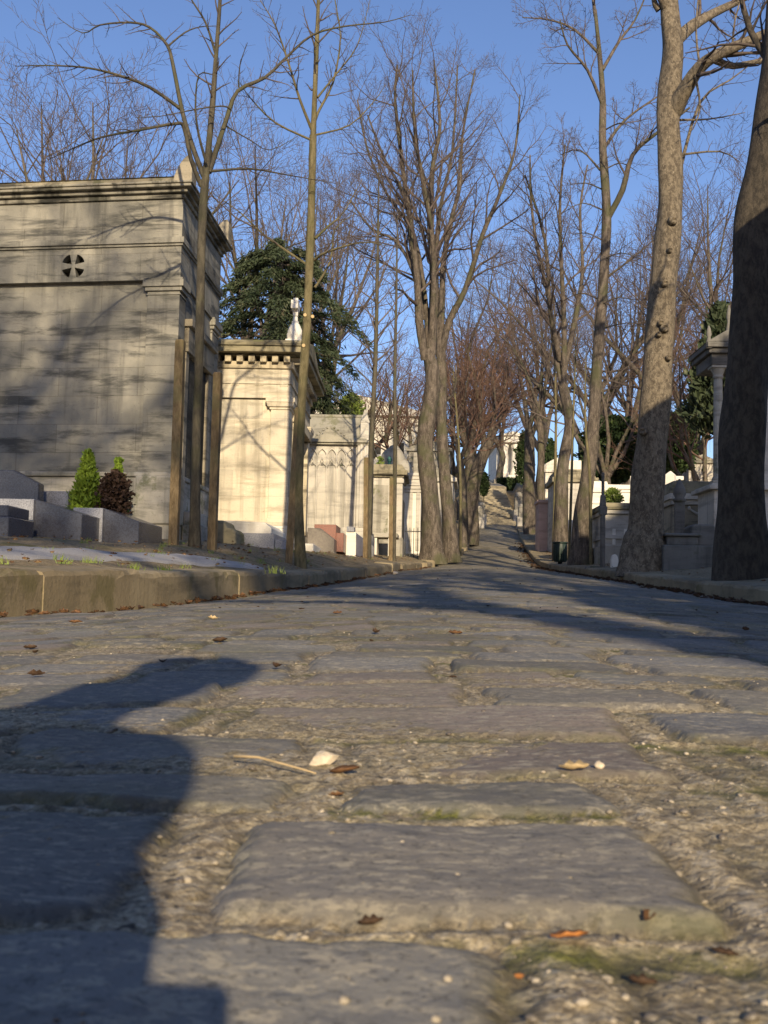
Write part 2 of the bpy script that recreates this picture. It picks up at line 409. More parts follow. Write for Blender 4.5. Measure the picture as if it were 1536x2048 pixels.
# ------------------------------------------------------------------ road
def build_road():
    rows = list(np.arange(-14, -1.0, .12)) + list(np.arange(-1.0, .25, .03))
    d = .25
    while d < 66:
        rows.append(d); d += max(.0028, .0047*d)
    rows = np.array(rows+[66.0]); nx = 801; cx_ = .462
    sx = np.linspace(0, 1, 401)**1.75; tx = np.concatenate([cx_-cx_*sx[::-1], cx_+(1-cx_)*sx[1:]])
    L = LK(rows)-.06; Rr = RK(rows)+.06
    X = L[:, None]+(Rr-L)[:, None]*tx[None, :]; D = np.repeat(rows[:, None], nx, 1)
    rnd = np.random.RandomState(11)
    # sett courses
    bounds = [-14.0]
    while bounds[-1] < .02: bounds.append(bounds[-1]+rnd.uniform(.17, .21))
    while bounds[-1] > .1: bounds.pop()
    bounds += [.215, .448, .662, .78, .98, 1.18, 1.42]; n_pre = len(bounds)-7
    while bounds[-1] < 68: bounds.append(bounds[-1]+rnd.uniform(.16, .215))
    bounds = np.array(bounds)
    fixed = {n_pre: [-.62, -.36, .062, .175, .31], n_pre+1: [-.38, -.085, .162, .25, .52], n_pre+2: [-.56, -.048, .148, .25, .6],
             n_pre+3: [-.31, -.048, .232, .32, .66], n_pre+4: [-.44, -.155, .25, .46, .7], n_pre+5: [-.46, -.19, .10, .385, .62]}
    wx = X+.024*fbm(X*7, D*7, 21, 2)+.010*fbm(X*30, D*30, 25, 3)+.003*fbm(X*95+7, D*95, 26, 2); wd = D+.016*fbm(X*5+9, D*5, 31, 2)+.009*fbm(X*26+4, D*26, 35, 3)+.003*fbm(X*95, D*95, 36, 2)+.03*fbm(X*.9, D*.9, 41, 1)*np.clip((D-1.2)/2, 0, 1)
    ri = np.clip(np.searchsorted(bounds, wd)-1, 0, len(bounds)-2)
    dn = wd-bounds[ri]; df = bounds[ri+1]-wd
    # stones in each course
    NS = 60
    xb = np.zeros((len(bounds), NS))
    for r in range(len(bounds)):
        lst = []
        if r in fixed:
            f = fixed[r]; left = f[0]
            pre = []
            while left > -9: left -= rnd.uniform(.2, .3); pre.append(left)
            lst = pre[::-1]+f
        else: lst = [-9+rnd.uniform(0, .25)-0]
        if r not in fixed:
            c = LK(min(max(bounds[r], -14), 68)); lst = [float(c)-.6-rnd.uniform(0, .25)]
        else: lst = [q for q in lst if q > -4]
        while len(lst) < NS: lst.append(lst[-1]+rnd.uniform(.19, .31))
        xb[r] = lst[:NS]
    xi = np.zeros_like(ri)
    for k in range(NS): xi += (wx > xb[ri, np.full_like(ri, k)])
    xi = np.clip(xi-1, 0, NS-2)
    dl = wx-xb[ri, xi]; dr = xb[ri, xi+1]-wx
    st = rnd.rand(len(bounds), NS, 6)
    sunk = np.where(rnd.rand(len(bounds), NS) < .05, .011, 0.0)
    for rr, xs_ in ((n_pre, (.062, .175)), (n_pre+1, (.162,)), (n_pre+2, (.148,)), (n_pre+3, (.232,))):
        for q_ in xs_: sunk[rr, int(np.argmin(np.abs(xb[rr]-q_)))] = .016 if q_ != .175 else .009
    S = st[ri, xi]
    near = np.clip(1.3-D, 0, 1)
    jx = .007+.012*S[..., 0]+.003*near; jd = .006+.006*S[..., 1]+.001*near
    r = .012+.012*S[..., 2]
    ex = np.minimum(dl, dr)-jx; ed = np.minimum(dn-.004, df)-jd
    q = np.hypot(np.maximum(r-ex, 0), np.maximum(r-ed, 0)); t = np.clip((r-q)/r, -1, 1)
    tt = np.clip(t, 0, 1)
    prof = 1-(1-tt)**2.6
    Hs = .0078+.0042*S[..., 3]
    far = 1/(1+np.clip(D-14, 0, None)*.06)
    tilt = (S[..., 4]-.5)*.08*(dn-df)*.5 + (S[..., 5]-.5)*.04*(dl-dr)*.5
    mask = np.clip((tt-.03)/.14, 0, 1)
    z_st = Hs*prof - sunk[ri, xi] + tilt*mask + .0034*fbm(X*9, D*12, 51, 3)*mask + .0009*fbm(X*60, D*70, 55, 3)*mask - .004*np.clip(fbm(X*5+3, D*6, 57, 3)-.28, 0, 1)*mask
    sand = .0030*fbm(X*16, D*16, 61, 3)+.0018*fbm(X*90, D*90, 66, 3)+.0016*np.clip(fbm(X*210, D*210, 68, 1), 0, 1) + .005*np.clip(fbm(X*2.1, D*2.1, 71, 2)+.1, 0, 1)
    sand = sand+.0015; sd = r-q; sw = .0095+.0026*D
    seam = np.clip(1.2-np.abs(sd-.005)/(sw*1.25), 0, 1)*np.clip(.75+.8*fbm(X*6, D*6, 99, 2), 0, 1)
    z = np.maximum(z_st-.004, sand*.9-.004*seam)
    buried = (sand*.9 > z_st-.004)
    mk = np.where(buried, 0, mask)
    # soften the mask on stone flanks with crumbs
    mk = mk*np.clip(.75+.9*prof+.6*fbm(X*40, D*40, 77, 2), 0, 1)
    Z = road_z(X, D)+ (z+.0035)*far + .02*fbm(X*.55, D*.45, 81, 2)*np.clip((D-1)/4, 0, 1) + .006*fbm(X*2.2, D*2.2, 85, 2)
    gut = np.minimum(X-LK(D), RK(D)-X)
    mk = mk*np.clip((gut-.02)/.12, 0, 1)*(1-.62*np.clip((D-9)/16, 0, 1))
    V = np.stack([X, D, Z], -1).reshape(-1, 3)
    nr = len(rows); i = np.arange(nr*nx).reshape(nr, nx)
    F = np.stack([i[:-1, :-1], i[:-1, 1:], i[1:, 1:], i[1:, :-1]], -1).reshape(-1, 4)
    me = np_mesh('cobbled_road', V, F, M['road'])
    pal = np.array([[.158, .150, .138], [.178, .167, .148], [.195, .175, .150], [.140, .137, .132], [.20, .178, .148], [.158, .156, .156], [.215, .172, .142]])
    pi = (S[..., 5]*6.99).astype(int)
    cl = pal[pi]*(1.0+.5*S[..., 4])[..., None]*np.array([.97, 1.0, 1.04])*(1+.4*np.clip((D-9)/14, 0, 1))[..., None]  # last factor pales far stones, painting in sunlight that tree shade dims
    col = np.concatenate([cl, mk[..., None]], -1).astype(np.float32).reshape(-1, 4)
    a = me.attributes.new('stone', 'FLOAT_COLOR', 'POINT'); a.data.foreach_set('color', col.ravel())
    moss = np.clip(1-np.abs(df-.02)/.025, 0, 1)*np.clip(fbm(X*3.7+3, D*5.1, 91, 2)*2.8+.1, 0, 1)
    moss = np.maximum(moss, .35*np.clip(fbm(X*1.2, D*1.2, 95, 2)*2, 0, 1))
    moss = np.maximum(moss, np.exp(-((D-.675-.01*fbm(X*9, D, 7, 2))/.014)**2)*(X > -.03)*(X < .15))
    b = me.attributes.new('moss', 'FLOAT', 'POINT'); b.data.foreach_set('value', np.clip(moss, 0, 1).astype(np.float32).ravel())
    e = me.attributes.new('seam', 'FLOAT', 'POINT'); e.data.foreach_set('value', seam.astype(np.float32).ravel())
    o = link('cobbled_road', me); o['kind'] = 'structure'
    return rows, Z, tx, mk
ROADROWS, ROADZ, ROADTX, ROADMK = build_road()
def RZ(x, d):
    """true surface height of the road"""
    i = int(np.clip(np.searchsorted(ROADROWS, d), 1, len(ROADROWS)-1))
    L = LK(d)-.06; Rr = RK(d)+.06; t = (x-L)/(Rr-L); j = int(np.clip(np.searchsorted(ROADTX, t)-1, 0, len(ROADTX)-2)); f = min(max((t-ROADTX[j])/(ROADTX[j+1]-ROADTX[j]), 0), 1)
    return float(ROADZ[i, j]*(1-f)+ROADZ[i, j+1]*f)

# ------------------------------------------------------------------ earth sheet
def build_ground():
    rows = np.concatenate([np.arange(-30, -2, 1.0), np.arange(-2, 30, .11), np.arange(30, 80, .4), np.arange(80, 262, 6)])
    sl = np.concatenate([np.linspace(.27, 5, 55), np.linspace(5.4, 12, 20), np.geomspace(12.5, 150, 24)])
    L = LK(rows); Rr = RK(rows)
    cols = [L-s for s in sl[::-1]] + [L+.05, Rr-.05] + [Rr+s-.05 for s in sl]
    X = np.stack(cols, 1); D = np.repeat(rows[:, None], X.shape[1], 1)
    Z = ground(X, D); k = len(sl)
    low = (ZC(rows)-.5)
    Z[:, k] = low; Z[:, k+1] = low
    i = np.arange(X.size).reshape(X.shape)
    F = np.stack([i[:-1, :-1], i[:-1, 1:], i[1:, 1:], i[1:, :-1]], -1).reshape(-1, 4)
    me = np_mesh('ground', np.stack([X, D, Z], -1).reshape(-1, 3), F, M['earth'])
    o = link('ground', me); o['kind'] = 'structure'
build_ground()

def build_kerb(name, f, side, d0, d1, mat, steps):
    """kerb stones as chamfered blocks along the curve; side -1: earth on the left"""
    m = MB(); rnd = random.Random(5 if side < 0 else 6); d = d0
    while d < d1:
        ln = rnd.uniform(.9, 1.25); a, b = d, d+ln
        h = (float(khl((a+b)/2)) if side < 0 else KH)+rnd.uniform(-.005, .005); off = rnd.uniform(-.004, .004)
        if steps and steps[0] < d < steps[1]: off += rnd.choice((-.16, .02, .06)); h += rnd.uniform(-.03, .02)
        w = .31; n = 10; vs = []
        for i in range(n+1):
            q = a+.002+(b-a-.004)*i/n
            x = float(f(q))+off*(-side); L_, R2 = float(LK(q)), float(RK(q))
            zb = float(ZC(q))-.105*min(max((R2-L_)/4, .5), 1.1)
            jz = lambda: rnd.uniform(-.007, .006)-(.02 if rnd.random() < .08 else 0)
            sec = [(x, zb-.3), (x, zb+h-.03+jz()), (x+side*.012, zb+h-.008+jz()), (x+side*.035, zb+h+jz()), (x+side*w, zb+h+.012), (x+side*w, zb-.3)]
            vs.append([m.bm.verts.new((c[0], q, c[1])) for c in sec])
        for A, B in zip(vs, vs[1:]):
            for j in range(5):
                fc = m.bm.faces.new((A[j], A[j+1], B[j+1], B[j])); fc.smooth = False
        m.bm.faces.new(vs[0]); m.bm.faces.new(vs[-1][::-1])
        d = b
    o = m.build(name, mat, None, 0); o['kind'] = 'structure'; return o
build_kerb('kerb', LK, -1, -6, 64.5, 'kerbstone', (17.5, 40))
build_kerb('kerb', RK, 1, -6, 64.5, 'kerbstone', None)

def build_path():
    """pale asphalt footpath that runs into the left kerb"""
    ds = np.arange(3, 10.6, .08); nx = 18; V = []
    for d in ds:
        t = (d-3)/7.6; s0 = .62-.31*max(0, (d-6.5)/4.1); s1 = 1.75-1.25*max(0, (d-5)/5.6)**1.2
        s1 = max(s1, s0+.02)
        for j in range(nx):
            x = float(LK(d))-(s0+(s1-s0)*j/(nx-1)); V.append((x, d, G(x, d)+(.016 if 0 < j < nx-1 else -.02)))
    i = np.arange(len(ds)*nx).reshape(len(ds), nx)
    F = np.stack([i[:-1, :-1], i[1:, :-1], i[1:, 1:], i[:-1, 1:]], -1).reshape(-1, 4)
    o = link('footpath', np_mesh('footpath', V, F, M['path'])); o['kind'] = 'structure'
build_path()

# ------------------------------------------------------------------ trees
def tubes(name, br, mat, base=Vector((0, 0, 0))):
    """br: list of (pts, radii, sides) -> one mesh of tapered tubes"""
    groups = {}
    for p, r, k in br: groups.setdefault((len(p), k), []).append((p, r))
    VV = []; FF = []; off = 0
    for (n, k), lst in groups.items():
        Pn = np.array([a for a, _ in lst], float); Rn = np.array([b for _, b in lst], float); B = len(lst)
        T = np.gradient(Pn, axis=1); T /= np.linalg.norm(T, axis=2, keepdims=True)+1e-9
        mt = Pn[:, -1]-Pn[:, 0]; mt /= np.linalg.norm(mt, axis=1, keepdims=True)+1e-9
        ref = np.where(np.abs(mt[:, 2:3]) < .8, np.array([[0, 0, 1.]]), np.array([[1., 0, 0]]))[:, None, :]
        N1 = np.cross(T, np.broadcast_to(ref, T.shape)); N1 /= np.linalg.norm(N1, axis=2, keepdims=True)+1e-9
        N2 = np.cross(T, N1)
        q = np.arange(k)*2*math.pi/k
        V = Pn[:, :, None, :]+Rn[:, :, None, None]*(np.cos(q)[None, None, :, None]*N1[:, :, None, :]+np.sin(q)[None, None, :, None]*N2[:, :, None, :])
        if k >= 8:
            am = (.07+(.20*np.exp(-np.arange(n)/1.6) if k >= 12 else np.zeros(n)))[None, :, None]
            wob = 1+am*np.sin(q*3+Pn[:, :, 2:3]*2.1)+.05*np.sin(q*2+Pn[:, :, 2:3]*5.3+1)+am*.35*np.sin(q*5+Pn[:, :, 2:3]*3+2)
            V = Pn[:, :, None, :]+(V-Pn[:, :, None, :])*wob[..., None]
        idx = off+np.arange(B*n*k).reshape(B, n, k); nx = np.roll(idx, -1, 2)
        F = np.stack([idx[:, :-1], nx[:, :-1], nx[:, 1:], idx[:, 1:]], -1).reshape(-1, 4)
        VV.append(V.reshape(-1, 3)); FF.append(F); off += B*n*k
    V = np.concatenate(VV)-np.array(base); return np_mesh(name, V, np.concatenate(FF), M[mat])

def rdir(t, ang, az):
    t = t.normalized(); x = t.orthogonal().normalized(); y = t.cross(x)
    return (t*math.cos(ang)+(x*math.cos(az)+y*math.sin(az))*math.sin(ang)).normalized()

class Grow:
    def __init__(s, seed, nch=(9, 7, 6, 4), ang=(35, 50), lr=(.45, .62), up=.12, jit=.16, rmin=.004, split=2, maxl=4, seg=.3):
        s.r = random.Random(seed); s.nch = nch; s.ang = ang; s.lr = lr; s.up = up; s.jit = jit; s.rmin = rmin; s.maxl = maxl; s.split = split
        s.T = []; s.C = []
    def branch(s, p, d, L, r0, lv, maxl=None):
        R = s.r; maxl = s.maxl if maxl is None else maxl
        n = 6 if lv <= 1 else (5 if lv == 2 else 4)
        pts = [tuple(p)]; q = Vector(p); d = d.normalized(); st = L/(n-1)
        for i in range(n-1):
            d = (d+Vector((R.gauss(0, s.jit), R.gauss(0, s.jit), R.gauss(0, s.jit)+s.up))).normalized()
            q = q+d*st; pts.append(tuple(q))
        r1 = max(s.rmin*.6, r0*(.10 if lv <= 1 else .3)); rad = [r0+(r1-r0)*(i/(n-1)) for i in range(n)]
        (s.T if lv < s.split else s.C).append((pts, rad, 7 if lv <= 1 else (5 if lv == 2 else 3)))
        s.kids(pts, rad, L, lv, maxl)
    def kids(s, pts, rad, L, lv, maxl, t0=.25, n=None):
        R = s.r
        if lv >= maxl: return
        n = s.nch[min(lv, len(s.nch)-1)] if n is None else n
        az = R.uniform(0, 6.28); m = len(pts)-1
        for k in range(n):
            t = t0+(1-t0)*(k+R.uniform(.1, .9))/n; f = t*m; i = min(int(f), m-1); w = f-i
            a = Vector(pts[i]); b = Vector(pts[i+1]); p = a.lerp(b, w); dr = b-a
            rr = rad[i]+(rad[i+1]-rad[i])*w
            az += 2.4+R.uniform(-.5, .5)
            d = rdir(dr, R_(R.uniform(*s.ang)), az)
            ln = L*R.uniform(*s.lr)*(1.15-.55*t)
            s.branch(p, d, ln, max(s.rmin, min(rr*.52, rr*.3+.009*ln)), lv+1, maxl)
    def path(s, pts, r0, r1, k=8, lv=0, kids=None, t0=.25, sub=3, maxl=None, L=None):
        """traced limb (world points) smoothed, plus random side growth"""
        pv = [Vector(q) for q in pts]; out = []
        for i in range(len(pv)-1):
            a = pv[max(i-1, 0)]; b = pv[i]; c = pv[i+1]; e = pv[min(i+2, len(pv)-1)]
            for j in range(sub):
                t = j/sub
                out.append(.5*((2*b)+(c-a)*t+(2*a-5*b+4*c-e)*t*t+(3*b-a-3*c+e)*t**3))
        out.append(pv[-1]); n = len(out)
        if isinstance(r0, (list, tuple)): rad = list(np.interp(np.linspace(0, len(r0)-1, n), range(len(r0)), r0))
        else: rad = [r0+(r1-r0)*i/(n-1) for i in range(n)]
        o2 = [tuple(q) for q in out]
        s.T.append((o2, rad, k))
        if kids:
            ln = L or sum((b-a).length for a, b in zip(out, out[1:]))
            s.kids(o2, rad, ln, lv, s.maxl if maxl is None else maxl, t0, kids)
        return o2, rad

def put_tree(name, label, g, base, barkm, twigm, group=None, cat='tree'):
    t = thing(name, label, cat, base, 0, group)
    link('trunk', tubes('trunk', g.T, barkm, base), t)
    if g.C: link('crown', tubes('crown', g.C, twigm, base), t)
    return t

def PX(lst, d, dd=0):
    """traced pixels -> points, drifting dd metres in depth along the limb"""
    n = len(lst)-1
    return [P(u, v, d+dd*(i/n)) for i, (u, v) in enumerate(lst)]
def HF(*l): return [(a/2, b/2) for a, b in l]           # pixels read off a x2 enlargement

# ---- young tree 1
d = 11.5; b1 = on_ground(390, d, .05)
g = Grow(21, nch=(13, 7, 4), ang=(35, 65), lr=(.16, .32), up=.03, jit=.13, rmin=.0018, split=1, maxl=3)
g.path([b1]+PX([(393, 900), (398, 700), (403, 500), (409, 380), (418, 300)], d), [.060, .050, .047, .046, .045, .040], 0, 12)
g.path(PX([(416, 310), (425, 210), (432, 110), (440, 0), (446, -130), (452, -300)], d), .036, .008, 8, 1, 24, .2, L=1.6)
g.path(PX(HF((806, 745), (765, 640), (735, 510), (700, 495), (560, 520), (410, 548), (300, 590), (190, 640)), d, -.6), .026, .004, 6, 1, 22, .35, L=1.5)
g.path(PX(HF((815, 705), (775, 600), (730, 450), (692, 260), (668, 180), (600, 110), (520, 90), (400, 100), (330, 132), (230, 70)), d, .7), .030, .003, 6, 1, 22, .4, L=1.5)
g.path(PX(HF((672, 185), (740, 130), (800, 108), (870, 104)), d+.4, .3), .012, .004, 5, 2, 6, .2, L=.8)
g.path(PX(HF((735, 445), (600, 350), (470, 300), (340, 270), (180, 262), (60, 265)), d+.2, -.9), .021, .003, 6, 1, 22, .25, L=1.4)
g.path(PX(HF((825, 650), (795, 540), (782, 430), (795, 300), (850, 298)), d-.1, -.5), .017, .004, 6, 2, 12, .3, L=1.0)
g.path(PX(HF((835, 690), (872, 580), (905, 480), (950, 365), (1060, 310), (1150, 225), (1250, 140), (1380, 105), (1540, 88), (1640, 60)), d, .8), .032, .003, 6, 1, 24, .35, L=1.4)
g.path(PX(HF((845, 685), (1000, 675), (1150, 700), (1350, 735)), d, .9), .016, .003, 6, 1, 16, .2, L=1.1)
g.path(PX(HF((925, 440), (890, 424), (780, 438), (640, 465), (540, 470)), d-.1, -.4), .011, .003, 5, 2, 14, .2, L=.9)
g.path(PX(HF((860, 210), (822, 90), (760, -10), (700, -120)), d, -.4), .016, .004, 5, 2, 12, .2, L=.9)
g.path(PX(HF((905, 505), (1000, 560), (1080, 600), (1190, 545)), d+.1, .5), .009, .003, 5, 2, 12, .2, L=.7)
g.path(PX(HF((955, 350), (960, 260), (990, 170)), d+.3, -.3), .010, .003, 5, 2, 6, .2, L=.7)
put_tree('young_tree', 'slender young bare tree forking low, tied between two stakes beside the grey mausoleum', g, b1, 'bark_young', 'twig', 'young trees planted along the left kerb')
# ---- young tree 2
d = 12.5; b2 = on_ground(602, d, .05)
g = Grow(22, nch=(13, 7, 4), ang=(30, 60), lr=(.18, .36), up=.03, jit=.12, rmin=.0017, split=1, maxl=3)
g.path([b2]+PX([(597, 980), (603, 800), (614, 640), (622, 450), (626, 270)], d), [.061, .055, .053, .050, .046, .041], 0, 12)
g.path(PX([(626, 275), (632, 120), (637, 0), (640, -150), (642, -320)], d), .034, .008, 8, 1, 24, .15, L=1.5)
g.path(PX(HF((1252, 520), (1272, 450), (1332, 330), (1362, 150), (1340, 0), (1330, -150)), d, .5), .019, .004, 6, 1, 22, .25, L=1.3)
g.path(PX(HF((1250, 525), (1200, 400), (1150, 240), (1100, 100), (1040, 0)), d, -.5), .022, .004, 6, 1, 22, .25, L=1.3)
g.path(PX(HF((1245, 560), (1100, 490), (1000, 390), (960, 330)), d, -.7), .014, .003, 6, 1, 16, .2, L=1.1)
g.path(PX(HF((1260, 540), (1400, 500), (1500, 400), (1540, 340)), d, .6), .013, .003, 6, 1, 16, .2, L=1.1)
g.path(PX(HF((1270, 390), (1350, 290), (1430, 180), (1480, 0)), d, .4), .014, .003, 6, 1, 16, .2, L=1.1)
def Z3(*l): return [(400+a/3.072, 250+b/3.072) for a, b in l]
g.path(PX(Z3((705, 700), (790, 620), (880, 540), (1000, 330)), d, .6), .018, .003, 6, 1, 18, .2, L=1.2)
g.path(PX(Z3((705, 830), (780, 780), (1000, 720), (1150, 745)), d, -.6), .019, .003, 6, 1, 18, .2, L=1.2)
g.path(PX(Z3((660, 860), (400, 680), (250, 540), (80, 420)), d, .6), .018, .003, 6, 1, 18, .2, L=1.2)
g.path(PX(Z3((705, 1000), (800, 840), (830, 640), (960, 540)), d, .3), .017, .003, 6, 1, 18, .2, L=1.1)
t2 = put_tree('young_tree', 'young bare tree with olive bark and pale pruning scars before the cream mausoleum', g, b2, 'bark_olive', 'twig', 'young trees planted along the left kerb')
for (u, v) in ((610, 630), (625, 633), (607, 691)):
    c = P(u, v, d-.052); m = MB(); m.lathe(0, 0, [(.02, -.012), (.021, .004), (.012, .006)], 10)
    o = m.build('pruning_scar', 'cut_wood', t2, 0); o.location = c-b2; o.rotation_euler = (R_(90), 0, 0)
# ---- young trees 3, 4
def whip(u0, pts, d, r, seed, label, n, L, kids=30, bk='bark_young'):
    b = on_ground(u0, d, .05)
    g = Grow(seed, nch=(8, 7, 5), ang=(28, 52), lr=(.2, .36), up=.04, jit=.10, rmin=.0024, split=1, maxl=3)
    g.path([b]+PX(pts, d), [r*1.1, r, r*.85, r*.6, r*.15], 0, 8, 1, kids, .42, L=L)
    return put_tree('young_tree', label, g, b, bk, 'twig_grey', n)
whip(737, [(742, 900), (751, 720), (755, 520), (758, 330)], 19.5, .047, 31, 'straight young bare tree with dark upper trunk, staked before the gothic tomb', 'young trees planted along the left kerb', 3.0, 34)
whip(788, [(790, 900), (790, 740), (793, 560), (795, 430)], 21.5, .039, 32, 'thin straight sapling with a short stake beside the grey domed tomb', 'young trees planted along the left kerb', 2.2, 26)
whip(921, [(921, 960), (915, 850), (908, 770), (905, 720)], 33, .040, 33, 'sapling standing past the paired tall trees by the left kerb', 'young trees planted along the left kerb', 2.0, 20, 'bark_olive')

def stake(u, v0, v1, d, w, label, lean=0):
    b = on_ground(u, d, .05); t = P(u+lean, v1, d)
    m = MB(); m.box(-w, w, -w, w, 0, (t-b).z-.02); m.box(-w, w, -w, w, (t-b).z-.02, (t-b).z, .008, .008)
    o = m.build('wooden_stake', 'wood', None, .004); o.location = b
    o.rotation_euler = (0, math.atan2(t.x-b.x, (t-b).z), R_(random.uniform(-12, 12)))
    tag(o, label, 'stake', 'wooden stakes beside the young trees')
stake(347, 0, 680, 11.3, .046, 'taller weathered wooden stake left of the slender forked tree', 14)
stake(424, 0, 745, 11.6, .042, 'shorter squared wooden stake right of the slender forked tree', 12)
stake(577, 0, 815, 12.5, .042, 'leaning wooden stake beside the olive barked young tree', 20)
stake(731, 0, 915, 19.4, .040, 'wooden stake beside the straight young tree before the gothic tomb', 2)
stake(781, 0, 955, 21.4, .038, 'short wooden stake beside the thin sapling near the domed tomb', 2)

# ---- the two big trees on the right
d = 16.0; bb = on_ground(1285, d, .1)
g = Grow(41, nch=(8, 6, 5, 3), ang=(30, 55), lr=(.3, .5), up=.05, jit=.16, rmin=.0035, split=2, maxl=4)
g.path([bb]+PX([(1288, 1085), (1293, 1050), (1302, 900), (1313, 750), (1327, 580), (1340, 400), (1337, 230), (1346, 110), (1338, 20), (1330, -120)], d), [.38, .30, .255, .225, .215, .200, .182, .168, .160, .13, .11], 0, 20, sub=5)
g.path(PX([(1343, 232), (1368, 185), (1400, 135), (1445, 105), (1536, 66), (1640, 10)], d, -1.2), .135, .05, 10, 1, 9, .3, L=2.0)
g.path(PX([(1350, 85), (1385, 52), (1430, 25), (1490, -5), (1600, -70)], d, .8), .10, .04, 9, 1, 9, .3, L=2.0)
g.path(PX([(1425, 118), (1465, 132), (1520, 122), (1600, 110)], d-.6, .5), .06, .03, 8, 1, 7, .4, L=1.3)
g.path(PX([(1342, 30), (1300, -60), (1250, -190)], d, -.5), .10, .04, 9, 1, 8, .3, L=2)
g.path(PX([(1318, 20), (1308, 0), (1316, -40)], d), .05, .03, 8)
g.path(PX([(1360, 340), (1400, 205), (1460, 160), (1500, 130)], d+.3, 1.0), .03, .006, 6, 2, 8, .3, L=1.3)
g.path(PX([(1360, 240), (1420, 238), (1490, 225)], d+.2, .8), .02, .005, 6, 2, 8, .2, L=1.0)
g.path(PX([(1358, 310), (1440, 303), (1480, 325)], d+.2, .8), .02, .005, 6, 2, 8, .2, L=1.0)
for (x0, y0, x1, y1, x2, y2) in ((1400, 135, 1392, 60, 1400, -40), (1465, 95, 1470, 40, 1490, -30), (1390, 150, 1400, 215, 1385, 260)):
    g.path(PX([(x0, y0), (x1, y1), (x2, y2)], d-.5, .2), .02, .008, 6, 2, 7, .2, L=1.1)
tb = put_tree('plane_tree', 'tall mottled bare tree with thick limb reaching right, shadowed at its foot', g, bb, 'bark_big', 'twig', 'large bare trees on the right pavement')
for (u, v, s) in ((1347, 440, .05), (1330, 655, .05), (1322, 645, .035), (1318, 668, .03), (1338, 715, .032), (1340, 500, .03), (1330, 566, .04), (1285, 862, .045)):
    dd_ = d-.24; c = P(u, v, dd_)-bb
    m = MB(); m.lathe(0, 0, [(s*1.5, -.05), (s*1.3, .0), (s, .03), (s*.6, .025), (s*.5, .005)], 10)
    o = m.build('branch_scar', 'bark_big', tb, 0); o.location = c; o.rotation_euler = (R_(84), 0, R_((u-1325)*.6))

d = 11.5; bc = on_ground(1478, d, .1)
g = Grow(42, nch=(8, 6, 5, 3), ang=(30, 55), lr=(.3, .5), up=.05, jit=.16, rmin=.003, split=2, maxl=4)
g.path([bc]+PX([(1480, 1080), (1482, 1000), (1492, 800), (1503, 600), (1508, 450), (1528, 330), (1545, 200), (1556, 50), (1570, -150)], d), [.33, .265, .238, .23, .22, .21, .19, .175, .16, .14, .12], 0, 20, sub=5)
g.path(PX([(1552, 140), (1500, 60), (1470, -60)], d, .4), .05, .02, 8, 1, 8, .2, L=1.8)
g.path(PX([(1520, 330), (1590, 150), (1640, 0)], d, -.3), .12, .05, 8, 1, 8, .2, L=2)
put_tree('plane_tree', 'nearest large tree at the right edge with a dark shaded trunk', g, bc, 'bark_shaded', 'twig', 'large bare trees on the right pavement')

# ---- tree with slim straight stem at u 1200
d = 22.0; bd = on_ground(1162, d, .1)
g = Grow(43, nch=(8, 9, 7, 5), ang=(35, 60), lr=(.36, .55), up=.06, jit=.15, rmin=.0034, split=2, maxl=4)
g.path([bd]+PX([(1166, 1040), (1174, 960), (1186, 860), (1196, 700), (1208, 540), (1214, 430), (1205, 300), (1206, 200), (1200, 120), (1190, 20)], d), [.25, .175, .145, .125, .105, .10, .095, .08, .065, .05, .035], 0, 14, sub=4)
g.path(PX([(1214, 440), (1245, 380), (1265, 310), (1315, 265), (1380, 215)], d, -1.0), .07, .02, 8, 1, 10, .3, L=2.0)
g.path(PX([(1206, 300), (1250, 240), (1320, 190)], d, 1.0), .04, .015, 7, 1, 9, .3, L=1.8)
g.path(PX([(1205, 210), (1175, 140), (1135, 90), (1120, 40)], d, -.8), .04, .012, 7, 1, 9, .2, L=1.7)
g.path(PX([(1205, 140), (1240, 80), (1270, 40), (1300, -30)], d, .6), .04, .012, 7, 1, 9, .2, L=1.7)
g.path(PX([(1200, 110), (1150, 60), (1100, 40), (1045, 35)], d, .5), .035, .010, 7, 1, 10, .2, L=1.7)
g.path(PX([(1190, 30), (1180, -60), (1170, -200)], d), .04, .01, 7, 1, 8, .1, L=1.6)
g.path(PX([(1206, 560), (1260, 520), (1320, 470)], d, -.6), .03, .008, 7, 1, 9, .2, L=1.6)
g.path(PX([(1200, 340), (1160, 300), (1120, 310)], d, .8), .025, .006, 6, 1, 8, .2, L=1.3)
for k, (v, dx) in enumerate(((480, -60), (520, 80), (600, -80), (610, 70), (660, 110), (420, -80), (380, -70), (260, 60), (340, 70))):
    u0 = 1200+(600-v)*.03
    g.path(PX([(u0, v), (u0+dx*.5, v-14), (u0+dx, v-10+8*(k % 3))], d, (-1)**k*.8), .018, .005, 5, 2, 9, .15, L=1.3)
put_tree('lime_tree', 'tall slim bare tree with a leaning stem left of the mottled trunk', g, bd, 'bark_mid', 'twig', 'bare trees lining the right side of the avenue')

